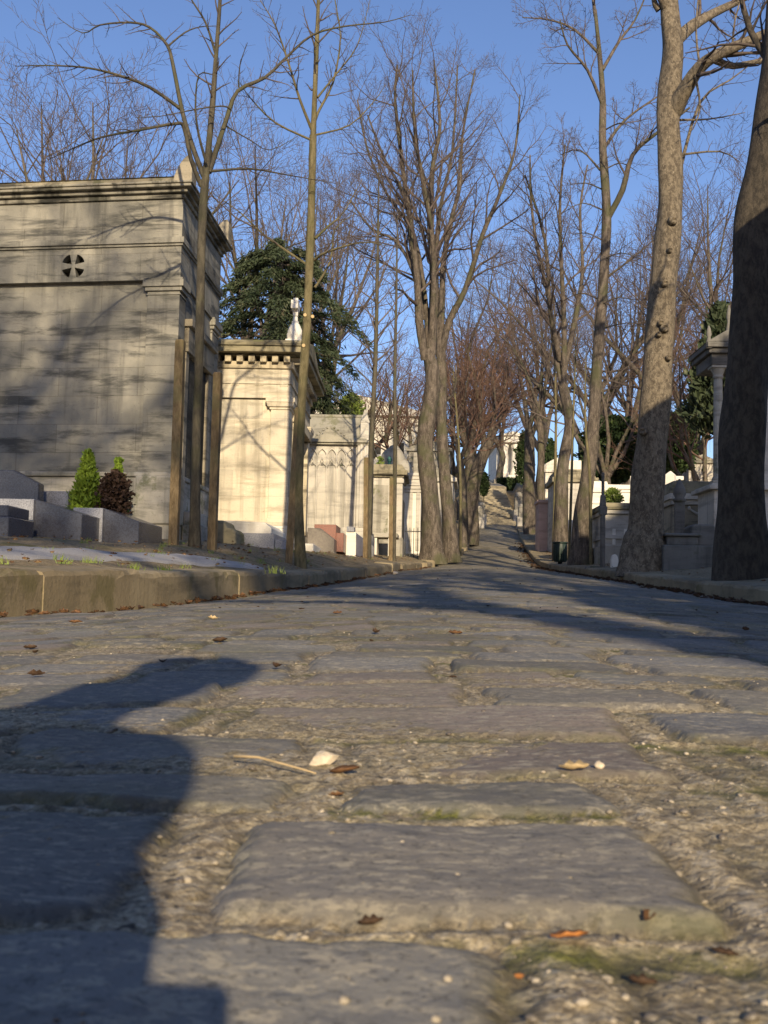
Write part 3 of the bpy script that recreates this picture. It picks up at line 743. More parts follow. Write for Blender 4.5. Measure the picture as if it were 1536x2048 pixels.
# ---- pair of tall trees, left side
d = 26.0; be = on_ground(866, d, .1)
K = dict(nch=(9, 8, 8, 6), ang=(26, 56), lr=(.38, .58), up=.09, jit=.16, rmin=.0034, split=2, maxl=4)
g = Grow(51, **K)
g.path([be]+PX([(864, 1060), (858, 980), (850, 900), (858, 820), (866, 760), (855, 700)], d), [.32, .235, .205, .20, .195, .175, .15], 0, 14, sub=4)
for pts, r, dz in (([(850, 720), (838, 640), (835, 560), (820, 440), (805, 330), (790, 200), (795, 130)], .13, -1.2),
                   ([(858, 700), (850, 600), (825, 520), (812, 400), (770, 320), (735, 230)], .10, 1.2),
                   ([(862, 710), (868, 560), (860, 450), (866, 330), (880, 250), (868, 120)], .14, .3),
                   ([(848, 640), (825, 540), (790, 480), (745, 460), (700, 400)], .06, -.8), ([(862, 690), (868, 520), (850, 380), (830, 270), (825, 140)], .09, -2.0),
                   ([(852, 600), (828, 470), (775, 390), (735, 300), (715, 200)], .06, 1.6)):
    g.path(PX(pts, d, dz), r*.85, .02, 8, 1, 14, .2, L=4.4)
put_tree('horse_chestnut', 'left trunk of the tall pair, with knotted bark and wide twiggy crown', g, be, 'bark_mid', 'twig', 'pair of tall bare trees by the left kerb')
d = 28.5; bf = on_ground(903, d, .1)
g = Grow(52, **K)
g.path([bf]+PX([(900, 1060), (891, 980), (886, 900), (883, 830), (884, 760), (881, 700)], d), [.27, .185, .155, .145, .14, .13, .115], 0, 14, sub=4)
for pts, r, dz in (([(880, 710), (884, 600), (887, 520), (905, 430), (920, 370), (925, 270), (950, 140)], .12, .8),
                   ([(884, 700), (900, 640), (930, 580), (965, 470), (995, 400), (1030, 300), (1040, 190)], .12, -.8),
                   ([(880, 700), (872, 560), (880, 420), (905, 300), (915, 130)], .10, 1.2),
                   ([(890, 800), (905, 790), (912, 760), (910, 730)], .05, .1)):
    g.path(PX(pts, d, dz), r*.85, .02, 8, 1, 14 if r > .06 else 0, .25, L=4.2)
put_tree('horse_chestnut', 'right trunk of the tall pair, straighter and smoother, by the left kerb', g, bf, 'bark_mid', 'twig', 'pair of tall bare trees by the left kerb')

# ---- V tree and the trees along the upper avenue
def avenue(u0, d, trunk, stems, r, seed, label, group, tw='twig_red', bk='bark_mid', L=3.4, kids=12, rm=.005, name='lime_tree', nch=(9, 9, 7, 6)):
    b = on_ground(u0, d, .1)
    g = Grow(seed, nch=nch, ang=(25, 55), lr=(.36, .55), up=.09, jit=.16, rmin=rm, split=2, maxl=4)
    n = len(trunk)
    g.path([b]+PX(trunk, d), [r*1.3]+[r*(1-.3*i/n) for i in range(n)], 0, 12, sub=4)
    for k, st in enumerate(stems):
        g.path(PX(st, d, (-1)**k*(.8+.3*k)), r*.5, .02, 7, 1, kids, .2, L=L)
    return put_tree(name, label, g, b, bk, tw, group)
LG = 'bare trees lining the left side of the avenue'; RG = 'bare trees lining the right side of the avenue'
avenue(938, 42, [(944, 990), (958, 930), (978, 880)], [[(978, 880), (990, 820), (985, 740), (1000, 660)], [(970, 900), (960, 830), (950, 760), (930, 690)], [(978, 880), (1000, 840), (1010, 770), (1020, 700)]], .27, 61, 'thick leaning tree by the left kerb just before the stairs', LG, kids=18, L=4.2)
avenue(925, 39, [(926, 1000), (925, 960), (918, 910)], [[(918, 910), (905, 850), (900, 780), (880, 700)], [(920, 920), (935, 880), (930, 800), (940, 730)], [(920, 930), (950, 900), (965, 850), (960, 760)]], .15, 62, 'forked smaller tree standing close behind the sapling at left', LG, kids=18, L=4.2)
avenue(1060, 52, [(1058, 960), (1060, 900), (1058, 860)], [[(1058, 860), (1045, 780), (1030, 700), (1000, 620)], [(1058, 860), (1072, 790), (1075, 700), (1060, 600)], [(1060, 880), (1090, 800), (1110, 740)]], .27, 63, 'dark forked tree beside the right edge of the far stairs', RG, kids=18, L=3.6)
avenue(1085, 38, [(1082, 980), (1082, 900), (1078, 820)], [[(1078, 820), (1085, 720), (1080, 620), (1060, 520)], [(1080, 840), (1095, 740), (1110, 640), (1100, 540)], [(1078, 820), (1050, 740), (1020, 690), (985, 660)]], .135, 64, 'grey trunked tree right of the avenue, before the forked tree at the stairs', RG, tw='twig')
avenue(1124, 28, [(1122, 1000), (1126, 930), (1140, 850), (1125, 770)], [[(1125, 770), (1108, 690), (1098, 600), (1075, 500), (1062, 400), (1060, 310)], [(1128, 780), (1128, 640), (1122, 520), (1120, 400), (1130, 290)], [(1125, 750), (1150, 640), (1165, 540), (1160, 420), (1175, 330)], [(1120, 720), (1100, 620), (1090, 480), (1050, 350)]], .165, 65, 'light barked knobbly tree splitting into upright stems beside the waste bin', RG, tw='twig', L=3.4, rm=.0042)
avenue(944, 62, [(946, 950), (944, 900)], [[(944, 900), (930, 840), (925, 760), (920, 700)], [(944, 900), (955, 820), (965, 740), (960, 690)], [(944, 890), (975, 850), (1000, 800), (1020, 760)], [(944, 905), (905, 870), (885, 800)], [(944, 880), (985, 830), (1010, 740)]], .2, 66, 'dense reddish crowned tree overhanging the left foot of the stairs', LG, L=4.8, kids=18)
whip(1107, [(1110, 960), (1112, 850), (1110, 740), (1108, 640)], 30, .042, 34, 'thin upright sapling with yellowish bark on the right pavement', 'saplings on the right pavement', 2.2, 20, 'bark_olive')
whip(1138, [(1143, 960), (1146, 850), (1150, 740), (1152, 660)], 23, .028, 35, 'thin sapling close to the left of the slim leaning tree', 'saplings on the right pavement', 1.8, 18, 'bark_olive')
whip(1182, [(1180, 960), (1172, 870), (1170, 800), (1172, 700)], 21, .030, 36, 'pale curved sapling in front of the slim leaning tree', 'saplings on the right pavement', 1.6, 14, 'bark_olive')

# ---- woods behind: prototypes copied
def proto(seed, H, th, r, nst, spread, rm=.0055, nch=(9, 9, 8, 6), L=.55, up=.09):
    g = Grow(seed, nch=nch, ang=(25, 55), lr=(.38, .56), up=up, jit=.17, rmin=rm, split=2, maxl=4); R = g.r
    pts = [(0, 0, -.2), (R.uniform(-.1, .1), 0, th*.35), (R.uniform(-.2, .2), R.uniform(-.2, .2), th*.7), (R.uniform(-.2, .2), R.uniform(-.2, .2), th)]
    o, rr = g.path(pts, [r*1.5, r, r*.9, r*.8], 0, 10, sub=3)
    for k in range(nst):
        d = rdir(Vector((0, 0, 1)), R_(R.uniform(6, spread)), k*6.283/nst+R.uniform(-.4, .4))
        g.branch(Vector(o[-1-R.randint(0, 2)]), d, (H-th)*R.uniform(.75, 1), r*.55, 1)
    return g
PROT = []
for k, (H, th, r, nst, sp) in enumerate(((13, 3.0, .26, 5, 38), (12, 3.4, .24, 6, 48), (14, 4.0, .28, 5, 30), (10, 2.2, .22, 7, 55))):
    g = proto(200+k, H, th, r, nst, sp)
    PROT.append((H, tubes('trunk', g.T, 'bark_mid'), tubes('crown', g.C, ['twig', 'twig_grey', 'twig', 'twig_red'][k])))
def far_tree(k, u, d, vtop, label, group='bare trees rising behind the tombs', rz=0, red=False, wide=1):
    b = on_ground(u, d, .1); H, tm, cm = PROT[k]
    h = P(u, vtop, d).z-b.z; s = h/H
    t = thing('bare_tree', label, 'tree', b, rz, group); t.scale = (s*wide, s*wide, s)
    for nm, me in (('trunk', tm), ('crown', cm)):
        if red and nm == 'crown':
            me = me.copy(); me.materials.clear(); me.materials.append(M['twig_red'])
        link(nm, me, t)
far_tree(0, 60, 30, 140, 'bare tree behind the left end of the grey mausoleum roof', rz=.3, wide=1.1)
far_tree(1, 200, 36, 205, 'rounder bare tree behind the middle of the grey mausoleum roof', rz=1.9)
far_tree(2, -40, 34, 190, 'bare tree cut off by the left edge of the view above the roof', rz=2.9, wide=1.2)
far_tree(1, 520, 36, 265, 'bare tree with spreading limbs rising behind the dark cedar', rz=4.2, wide=.95)
far_tree(0, 640, 44, 330, 'slender bare tree between the cedar and the tall pair', rz=5.2, wide=.8)
far_tree(3, 700, 62, 715, 'low reddish crowned tree in front of the pale building', rz=.9, red=True, wide=1.4)
far_tree(3, 800, 58, 690, 'dense red brown tree left of the tall pair, before the building', rz=2.2, red=True, wide=1.3)
far_tree(3, 905, 66, 690, 'dense red brown tree seen between the tall pair and the leaning tree', rz=3.3, red=True, wide=1.3)
far_tree(1, 1000, 90, 690, 'far reddish tree above the stairs on the hilltop', rz=1.1, red=True, wide=1.2)
far_tree(2, 935, 60, 480, 'tall bare tree behind the tall pair on their right', rz=.4, wide=.9)
far_tree(0, 1078, 70, 480, 'tall bare tree behind the far right end of the avenue', rz=3.7)
far_tree(2, 1170, 46, 420, 'bare tree behind the light barked knobbly tree', rz=1.3)
far_tree(1, 1250, 52, 400, 'bare tree in the woods left of the mottled trunk', rz=2.6)
far_tree(0, 1390, 40, 330, 'bare tree in the woods right of the mottled trunk', rz=5.5)
far_tree(2, 1480, 48, 420, 'bare tree in the woods behind the nearest dark trunk', rz=.8)
far_tree(3, 1320, 56, 560, 'lower bare tree in the woods behind the dark yew', rz=4.4)
far_tree(1, 1215, 36, 560, 'small bare tree with leaning trunk among the right tombs', rz=.2, wide=.8)
far_tree(3, 1420, 34, 640, 'low spreading tree behind the small pedimented tomb', rz=1.5)
far_tree(2, 1560, 36, 350, 'bare tree cut off by the right edge of the view', rz=2.5)

# ---- foliage masses
def leaves(c, n, size, ratio, fn, droop=.3, seed=1):
    """n small leaf blades placed by fn(rng,n)->(n,3) and (n,3) axis"""
    rg = np.random.RandomState(seed); pos, ax = fn(rg, n)
    ax = ax/(np.linalg.norm(ax, axis=1, keepdims=True)+1e-9)
    rv = rg.normal(size=(n, 3)); sd = np.cross(ax, rv); sd /= np.linalg.norm(sd, axis=1, keepdims=True)+1e-9
    s = size*rg.uniform(.6, 1.4, (n, 1)); w = s*ratio
    up = np.cross(sd, ax)*s*.15
    V = np.stack([pos-ax*s*.5, pos+sd*w+up, pos+ax*s*.5, pos-sd*w+up], 1).reshape(-1, 3)
    F = np.arange(4*n).reshape(n, 4); return V, F

def cedar():
    d = 25; b = on_ground(545, d, .1); H = P(545, 482, d).z-b.z
    t = thing('cedar_tree', 'dark green cedar with drooping sprays behind the cream mausoleum', 'tree', b)
    m = MB(); m.tube([(0, 0, 0), (.1, 0, H*.4), (0, .1, H*.7), (0, 0, H*.93)], [.32, .25, .16, .05], 10)
    rg = np.random.RandomState(3); PO = []; AX = []
    for k in range(84):
        h = H*(.30+.68*((k+.5)/84)); az = k*2.39996+rg.uniform(-.3, .3)
        frac = (h/H-.30)/.70
        reach = 2.15*(1-frac**4*.62)*rg.uniform(.6, 1.15)
        if frac < .25: reach *= .75+frac
        q0 = np.array([0, 0, h]); n = 620
        tt = rg.uniform(.15, 1, n)**.7
        dirv = np.array([math.cos(az), math.sin(az), 0]); side = np.array([-math.sin(az), math.cos(az), 0])
        rise = .42*tt-.95*tt**2.8
        p = q0+dirv*(reach*tt)[:, None]+np.array([0, 0, 1])*(rise*reach*.55)[:, None]
        sw = rg.normal(0, .16, n)*(.4+reach*.35)*(1-.3*tt)
        p = p+side*sw[:, None]; p[:, 2] -= np.abs(sw)*.35; p += rg.normal(0, .045, (n, 3))
        PO.append(p); AX.append(dirv*.8+side*(np.sign(sw)*.6)[:, None]+np.array([0, 0, -.55])+rg.normal(0, .35, (n, 3)))
        mm = [(0, 0, h)]+[tuple(q0+dirv*reach*x+np.array([0, 0, 1])*reach*.55*(.42*x-.95*x**2.8)-np.array([0, 0, .03])) for x in (.4, .8)]
        m.tube(mm, [.05, .03, .012], 4)
    m.build('trunk', 'bark_mid', t, 0)
    PO = np.concatenate(PO); AX = np.concatenate(AX)
    V, F = leaves(None, len(PO), .13, .11, lambda r, n: (PO, AX), seed=4)
    link('crown', np_mesh('crown', V, F, M['cedar'], False), t)
cedar()

def bush(name, label, cat, u, d, vtop, vbot, wpx, mat, shape, n, size, group=None, seed=1, ratio=.3, stem=True, base=None, HH=None, RR=None):
    """leafy plant: shape 'cone' | 'ball' | 'column'"""
    b = base if base is not None else on_ground(u, d, .02)
    z0 = 0 if vbot is None else P(u, vbot, d).z-b.z
    H = HH or P(u, vtop, d).z-b.z; r = RR or wpx/2*d/FPX
    def fn(rg, n):
        t = rg.uniform(0, 1, n); az = rg.uniform(0, 6.283, n); q = np.sqrt(rg.uniform(.15, 1, n))
        if shape == 'cone': rr = r*np.clip(1.06-t**1.5, 0, 1)*np.clip(.55+t*4, 0, 1)
        elif shape == 'column': rr = r*(np.clip(1-t**5, 0, 1))
        else: rr = r*np.sqrt(np.clip(1-(2*t-1)**2, 0, 1))
        rr = rr*(1+.22*np.sin(az*5+t*17+seed)+.15*np.sin(az*3-t*31))
        p = np.stack([np.cos(az)*rr*q, np.sin(az)*rr*q, z0+(H-z0)*t], 1)
        ax = np.stack([np.cos(az)*.7, np.sin(az)*.7, np.full(n, .9 if shape != 'ball' else .3)], 1)+rg.normal(0, .45, (n, 3)); return p+rg.normal(0, size*.3, (n, 3)), ax
    V, F = leaves(None, n, size, ratio, fn, seed=seed)
    t = thing(name, label, cat, b, 0, group)
    m = MB(); hh = z0+(H-z0)*.85; m.tube([(0, 0, -.05), (0, 0, hh*.5), (0.01, 0, hh)], [r*.12, r*.08, r*.02], 6)
    for k in range(7):
        a = k*2.4; zz = z0+(H-z0)*(.15+.1*k); m.tube([(0, 0, zz), (math.cos(a)*r*.5, math.sin(a)*r*.5, zz+r*.3)], [r*.05, r*.015], 4)
    m.build('stem', 'bark_mid', t, 0)
    link('foliage', np_mesh('foliage', V, F, M[mat], False), t); return t
YG = 'dark evergreens among the right tombs'
bush('yew_tree', 'dark green yew left of the mottled trunk, behind the white tomb', 'tree', 1225, 38, 835, 965, 120, 'yew', 'ball', 9000, .16, YG, 5)
bush('yew_tree', 'dark green yew right of the mottled trunk, above the white pillar', 'tree', 1345, 36, 830, 950, 85, 'yew', 'ball', 7000, .16, YG, 6)
bush('ivy_column', 'ivy covered trunk left of the forked tree at the stairs', 'ivy', 1046, 66, 865, 965, 30, 'yew', 'column', 3000, .18, None, 7)
bush('evergreen_shrub', 'dark green shrub at the left foot of the stairs', 'shrub', 967, 68, 945, 990, 20, 'yew', 'ball', 1500, .14, None, 8)
bush('evergreen_tree', 'slim green conifer right of the grey trunked tree', 'tree', 1100, 46, 880, None, 34, 'yew', 'column', 3500, .16, YG, 9)
bush('conifer_tree', 'green conifer top rising behind the columned tomb', 'tree', 1440, 30, 615, 860, 130, 'cedar', 'cone', 4200, .24, YG, 10)

# ------------------------------------------------------------------ tombs
def frame_at(u, d, name, label, cat, yaw=0, group=None, sink=.0):
    b = on_ground(u, d, sink); return thing(name, label, cat, b, -R_(yaw), group), b
def hz(v, d, b, u=768): return P(u, v, d).z-b.z

# ---- 1. grey mausoleum
def mausoleum_grey():
    d = 13.5; t, b = frame_at(342, d, 'mausoleum', 'large grey limestone mausoleum with a cross shaped vent at left', 'mausoleum', 3.2)
    SH = math.tan(R_(5.5))
    Z = lambda v: hz(v, d, b, 345)
    Wd, Dp = 3.9, 2.35
    z_pl, z_pb, z_cap, z_cap1, z_str, z_str1, z_fr, z_top = Z(945), Z(925), Z(582), Z(556), Z(492), Z(476), Z(398), Z(383)
    def mb(): m = MB(); m.sh = SH; return m
    m = mb(); m.box(-Wd, -.03, .07, Dp-.02, .3, z_cap1)                     # recessed core
    m.build('wall', 'lime_grey', t, 0)
    m = mb(); m.box(-Wd-.05, .05, -.07, Dp, -.5, .18); m.box(-Wd-.03, .02, -.04, Dp-.02, .18, z_pl-.06); m.box(-.46, .06, -.10, .38, .18, z_pl-.05)
    m.box(-Wd-.05, .045, -.075, Dp+.01, z_pl-.06, z_pl)
    m.build('plinth', 'lime_plinth', t, .015)
    for nm, (a0, a1, b0, b1) in (('p', (-.42, 0, -.02, .30)), ('p', (-.24, 0, Dp-.42, Dp)), ('p', (-Wd, -Wd+.42, -.02, .4))):
        m = mb(); m.box(a0-.03, a1+.03, b0-.03, b1+.02, z_pl, z_pl+.09); m.box(a0-.015, a1+.015, b0-.015, b1+.01, z_pl+.09, z_pb+.03)
        m.box(a0, a1, b0, b1, z_pb+.03, z_cap-.05); m.box(a0-.012, a1+.012, b0-.012, b1+.01, z_cap-.05, z_cap-.03)
        m.box(a0, a1, b0, b1, z_cap-.03, z_cap); m.box(a0-.03, a1+.03, b0-.03, b1+.02, z_cap, z_cap+.05); m.box(a0-.055, a1+.055, b0-.055, b1+.03, z_cap+.05, z_cap1-.03)
        m.box(a0-.04, a1+.04, b0-.04, b1+.02, z_cap1-.03, z_cap1)
        m.build('pilaster', 'lime_grey', t, .006)
    m = mb(); m.box(-Wd, .0, -.02, Dp, z_cap1-.02, z_str); m.box(-Wd-.02, .02, -.045, Dp+.02, z_str, z_str+.03); m.box(-Wd-.04, .04, -.07, Dp+.03, z_str+.03, z_str1)
    m.box(-Wd, .0, -.015, Dp, z_str1, z_fr); ent = m.build('entablature', 'lime_grey', t, .006)
    m = mb(); m.box(-Wd-.03, .03, -.05, Dp+.03, z_fr, z_fr+.06); m.box(-Wd-.07, .07, -.10, Dp+.06, z_fr+.06, z_fr+.11); m.box(-Wd-.13, .13, -.17, Dp+.11, z_fr+.11, z_top+.05)
    m.box(-Wd-.15, .15, -.19, Dp+.13, z_top+.05, z_top+.08)
    m.build('cornice', 'lime_stained', t, .012)
    m = mb(); m.box(-Wd-.08, .08, -.12, Dp+.06, z_top+.08, z_top+.17, .05, .05)
    m.prism([(-.10, z_top+.17), (Dp/2, z_top+.42), (Dp+.05, z_top+.17)], 'a', -Wd, -.05); m.build('roof', 'lime_black', t, .02)
    def acro(a0, b0):
        m = mb(); pts = [(-.17+.36*i/12-0, 0) for i in (0, 12)]
        prof = [(.13, 0), (.13, .30), (.105, .345), (.06, .34), (.0, .285), (-.06, .19), (-.10, .09), (-.115, 0)]
        m.prism([(a0+x, z_top+.075+z) for x, z in prof], 'b', b0, b0+.26); m.build('acroterion', 'lime_trim', t, .012)
    acro(0, -.14); acro(0, Dp-.16)
    # vent: four pierced quadrants round a small cross
    va, vz, vr = -1.42, Z(527), .128
    cut = mb()
    for q in range(4):
        a0 = q*math.pi/2
        c = (va+.022*math.copysign(1, math.cos(a0+.785)), vz+.022*math.copysign(1, math.sin(a0+.785)))
        pts = [c]+[(c[0]+vr*math.cos(a0+R_(12)+R_(66)*i/6), c[1]+vr*math.sin(a0+R_(12)+R_(66)*i/6)) for i in range(7)]
        cut.prism(pts, 'b', -.3, .17)
    co = cut.build('cutter', 'door_dark', t, 0)
    bo = ent.modifiers.new('pierce', 'BOOLEAN'); bo.operation = 'DIFFERENCE'; bo.object = co; bo.solver = 'EXACT'; bo.use_self = True
    ent.modifiers.move(1, 0)
    bpy.context.view_layer.update()
    ev = bpy.data.meshes.new_from_object(ent.evaluated_get(bpy.context.evaluated_depsgraph_get()))
    ent.modifiers.clear(); ent.data = ev; bpy.data.objects.remove(co)
    m = mb(); m.box(va-.16, va+.16, .125, .16, vz-.16, vz+.16); m.build('vent', 'door_dark', t, 0)  # dark plate stands in for the unlit depth behind the holes
    # doorway on the avenue side
    m = mb(); m.box(-.16, -.03, .5, Dp-.6, z_pl-.6, Z(700)+.15)
    m.build('door', 'door_dark', t, .004)
    m = mb(); m.box(-.22, .02, .36, .52, z_pl, Z(690)); m.box(-.22, .02, Dp-.62, Dp-.46, z_pl, Z(690)); m.box(-.22, .05, .34, Dp-.45, Z(690), Z(640)); m.box(-.2, .10, .30, Dp-.42, Z(640), Z(625))
    m.build('door_frame', 'lime_trim', t, .008)
    m = mb(); m.box(.06, .32, .30, Dp-.45, -.4, .20); m.box(.05, .2, .40, Dp-.55, .20, .38); m.build('step', 'lime_plinth', t, .02)
mausoleum_grey()

# ---- 2. cream mausoleum
def mausoleum_cream():
    d = 17.5; t, b = frame_at(572, d, 'mausoleum', 'cream sunlit mausoleum with toothed cornice and corner pilaster', 'mausoleum', 1.5, sink=.0)
    Z = lambda v: hz(v, d, b, 575); Wd, Dp = 3.0, 3.4
    zt, zc, zd, zf, za, zcap, zpl = Z(692), Z(712), Z(722), Z(748), Z(798), Z(812), Z(1052)
    m = MB(); m.box(-Wd, -.04, .06, Dp-.05, -.4, za); m.build('wall', 'cream', t, 0)
    m = MB(); m.box(-Wd-.05, .05, -.05, Dp, -.5, zpl-.05); m.box(-Wd-.03, .03, -.03, Dp, zpl-.05, zpl); m.build('plinth', 'white_stone', t, .015)
    for (a0, a1, b0, b1) in ((-.31, 0, 0, .45), (-.31, 0, Dp-.45, Dp)):
        m = MB(); m.box(a0-.02, a1+.02, b0-.02, b1+.02, zpl, zpl+.12); m.box(a0, a1, b0, b1, zpl+.12, zcap-.06)
        m.box(a0-.02, a1+.02, b0-.02, b1+.02, zcap-.06, zcap-.02); m.box(a0-.05, a1+.05, b0-.05, b1+.03, zcap-.02, zcap+.05, -.02, -.02); m.box(a0-.08, a1+.08, b0-.08, b1+.05, zcap+.05, za+.01)
        m.build('pilaster', 'cream', t, .008)
    m = MB(); m.box(-Wd, 0, 0, Dp, za+.01, zf-.17); m.box(-Wd, .02, -.02, Dp, zf-.17, zf-.14)
    for k in range(6):
        a = -.04-k*.40
        for j in range(5): m.box(a-.13+.028*j, a-.113+.028*j, -.016, .05, zf-.2, zf-.17)
    m.box(-Wd, 0, 0, Dp, zf-.14, zf+.08); m.build('entablature', 'cream', t, .004)
    m = MB(); m.box(-Wd, .04, -.04, Dp+.03, zf+.08, zd-.02)
    for k in range(16): a = -.01-k*.19; m.box(a-.10, a, -.13, .1, zd-.045, zd+.065)
    for k in range(18): bq = .05+k*.19; m.box(-.05, .13, bq, bq+.1, zd-.045, zd+.065)
    m.build('dentils', 'cream_trim', t, .008)
    m = MB(); m.box(-Wd, .07, -.08, Dp+.06, zd+.065, zd+.09); m.box(-Wd, .24, -.26, Dp+.2, zd+.09, zt-.06); m.box(-Wd, .27, -.29, Dp+.22, zt-.06, zt)
    m.build('cornice', 'old_roof', t, .014)
    m = MB(); m.prism([(-.24, zt), (-.20, zt+.05), (Dp/2, zt+.42), (Dp+.18, zt+.05), (Dp+.2, zt)], 'a', -Wd, .2); m.build('roof', 'old_roof', t, .02)
    m = MB(); a, bb2 = .04, .05
    m.box(a-.14, a+.14, bb2-.14, bb2+.14, zt+.02, zt+.10)
    m.lathe(a, bb2, [(.13, zt+.1), (.135, zt+.2), (.125, zt+.22), (.12, zt+.26), (.075, zt+.36), (.05, zt+.39), (.062, zt+.405), (.04, zt+.43), (.035, zt+.5)], 16)
    m.box(a-.04, a+.04, bb2-.04, bb2+.04, zt+.5, zt+.80); m.box(a-.065, a+.05, bb2-.15, bb2+.15, zt+.60, zt+.74); m.build('cross_finial', 'white_stone', t, .012)
    # avenue front
    m = MB(); m.box(-.34, -.028, .58, 2.7, -.2, Z(830)); m.build('door', 'door_dark', t, .004)
    m = MB(); m.box(-.2, -.012, .9, 1.55, .15, Z(850)-.1); m.build('door_leaf', 'door_rust', t, .01)
    m = MB(); m.box(-.2, .04, .45, .6, zpl, Z(835)); m.box(-.2, .04, 2.7, 2.85, zpl, Z(835)); m.box(-.2, .09, .40, 2.9, Z(835), Z(815)); m.build('door_frame', 'cream_trim', t, .008)
    m = MB(); m.box(.05, .4, .4, 2.9, -.4, .12); m.build('step', 'white_stone', t, .02)
mausoleum_cream()

# ---- 3. gothic tomb
def gothic():
    d = 23.0; t, b = frame_at(730, d, 'gothic_tomb', 'pale gothic tomb with a row of carved pointed arches', 'tomb', 3)
    Z = lambda v: hz(v, d, b, 700); Wd, Dp = 1.75, 2.2
    zc, zr = Z(884), Z(826); zb = Z(1055)
    m = MB(); m.box(-Wd, 0, .05, Dp, -.4, zc); m.build('wall', 'gothic', t, 0)
    m = MB(); m.box(-Wd-.05, .06, -.06, Dp+.05, -.5, zb-.08); m.box(-Wd-.03, .04, -.04, Dp+.03, zb-.08, zb); m.build('plinth', 'gothic', t, .012)
    m = MB(); zi = zc-.62; n = 6; w = .205
    for k in range(n+1):
        a = -.24-k*w
        m.box(a-.012, a+.012, -.0, .06, zb, zc-.22)
    for k in range(n):
        a0 = -.24-(k+1)*w; a1 = -.24-k*w; c = (a0+a1)/2; R = w
        L1 = [(a0+R-R*math.cos(q), .02, zc-.32+R*math.sin(q)) for q in [R_(60)*i/6 for i in range(7)]]
        L2 = [(a1-R+R*math.cos(q), .02, zc-.32+R*math.sin(q)) for q in [R_(60)*i/6 for i in range(7)]]
        m.tube(L1, .014, 5); m.tube(L2, .014, 5)
        h = w/2*.9
        for sgn in (-1, 1):
            m.tube([(c+sgn*w*.47, .025, zc-.56), (c+sgn*w*.40, .025, zc-.50), (c+sgn*w*.18, .025, zc-.47), (c+sgn*w*.16, .025, zc-.41), (c, .025, zc-.33)], .011, 5)
    m.build('tracery', 'gothic', t, 0)
    for k in range(n):
        m = MB(); c = -.24-(k+.5)*w
        m.prism([(c-.03, zc-.50), (c+.03, zc-.50), (c+.018, zc-.45), (c, zc-.42), (c-.018, zc-.45)], 'b', .035, .055)
        m.build('niche', 'tomb_dark', t, 0)
    m = MB(); m.box(-.21, .02, -.02, .3, zb, zc-.05); m.box(-.15, -.10, -.05, 0, zb, zc-.05); m.box(-.07, -.02, -.05, 0, zb, zc-.05); m.build('corner_pier', 'gothic', t, .01)
    m = MB(); m.box(-Wd-.03, .04, -.05, Dp, zc-.06, zc-.02); m.box(-Wd-.06, .08, -.1, Dp+.05, zc-.02, zc+.04); m.build('cornice', 'gothic_roof', t, .012)
    m = MB(); m.prism([(-.06, zc+.04), (.02, zc+.1), (.4, zr), (.9, zr), (Dp, zc+.04)], 'a', -Wd, -.02); m.box(-Wd, -.02, .36, .94, zr-.03, zr+.03)
    m.build('roof', 'gothic_roof', t, .012)
    m = MB(); ga = -.78
    m.prism([(ga-.36, zc+.04), (ga-.30, zc+.12), (ga-.18, zc+.14), (ga-.08, zc+.27), (ga, zc+.34), (ga+.08, zc+.27), (ga+.18, zc+.14), (ga+.30, zc+.12), (ga+.36, zc+.04)], 'b', -.07, .06)
    for k in range(4):
        for sg in (-1, 1): m.blob((ga+sg*(.08+.07*k), -.08, zc+.29-.05*k), (.03, .03, .028), 1, .2, k)
    m.build('gable', 'gothic_roof', t, .008)
    m = MB(); m.box(-.16, .02, .0, .2, zc+.04, zc+.42); m.prism([(-.18, zc+.42), (.04, zc+.42), (-.07, zc+.72)], 'b', 0, .2)
    m.box(-.05, -.02, .08, .12, zc+.6, zc+.86); m.build('pinnacle', 'gothic', t, .01)
    m = MB(); m.box(0, .05, .5, 1.5, 0, zc-.5); m.build('door', 'door_dark', t, .005)
    return t, b
gothic()
bush('roof_shrub', 'green yellow shrub showing over the gothic tomb roof', 'shrub', 695, 27, 790, 850, 52, 'greenbush', 'ball', 1800, .08, None, 12)

# ---- small tombs, generic builders
def slab_tomb(u, d, name, label, mat, w, dep, h, hs=None, yaw=2, head=None, headmat=None, cat='grave', mat2=None):
    t, b = frame_at(u, d, name, label, cat, yaw, sink=.03)
    m = MB(); m.box(-w/2-.05, w/2+.05, -.05, dep+.05, -.3, .09); m.build('base', mat2 or mat, t, .012)
    m = MB(); m.prism([(0, .09), (0, hs if hs else h), (dep, h), (dep, .09)], 'a', -w/2, w/2); m.build('slab', mat, t, .01)
    if head:
        hh, ht = head
        m = MB(); pts = [(-w/2, .09), (-w/2, hh*.8), (-w/2+w*.15, hh*.93), (0, hh), (w/2-w*.15, hh*.93), (w/2, hh*.8), (w/2, .09)]
        m.prism(pts, 'b', dep+.003, dep+ht); m.build('headstone', headmat or mat, t, .012)
    return t

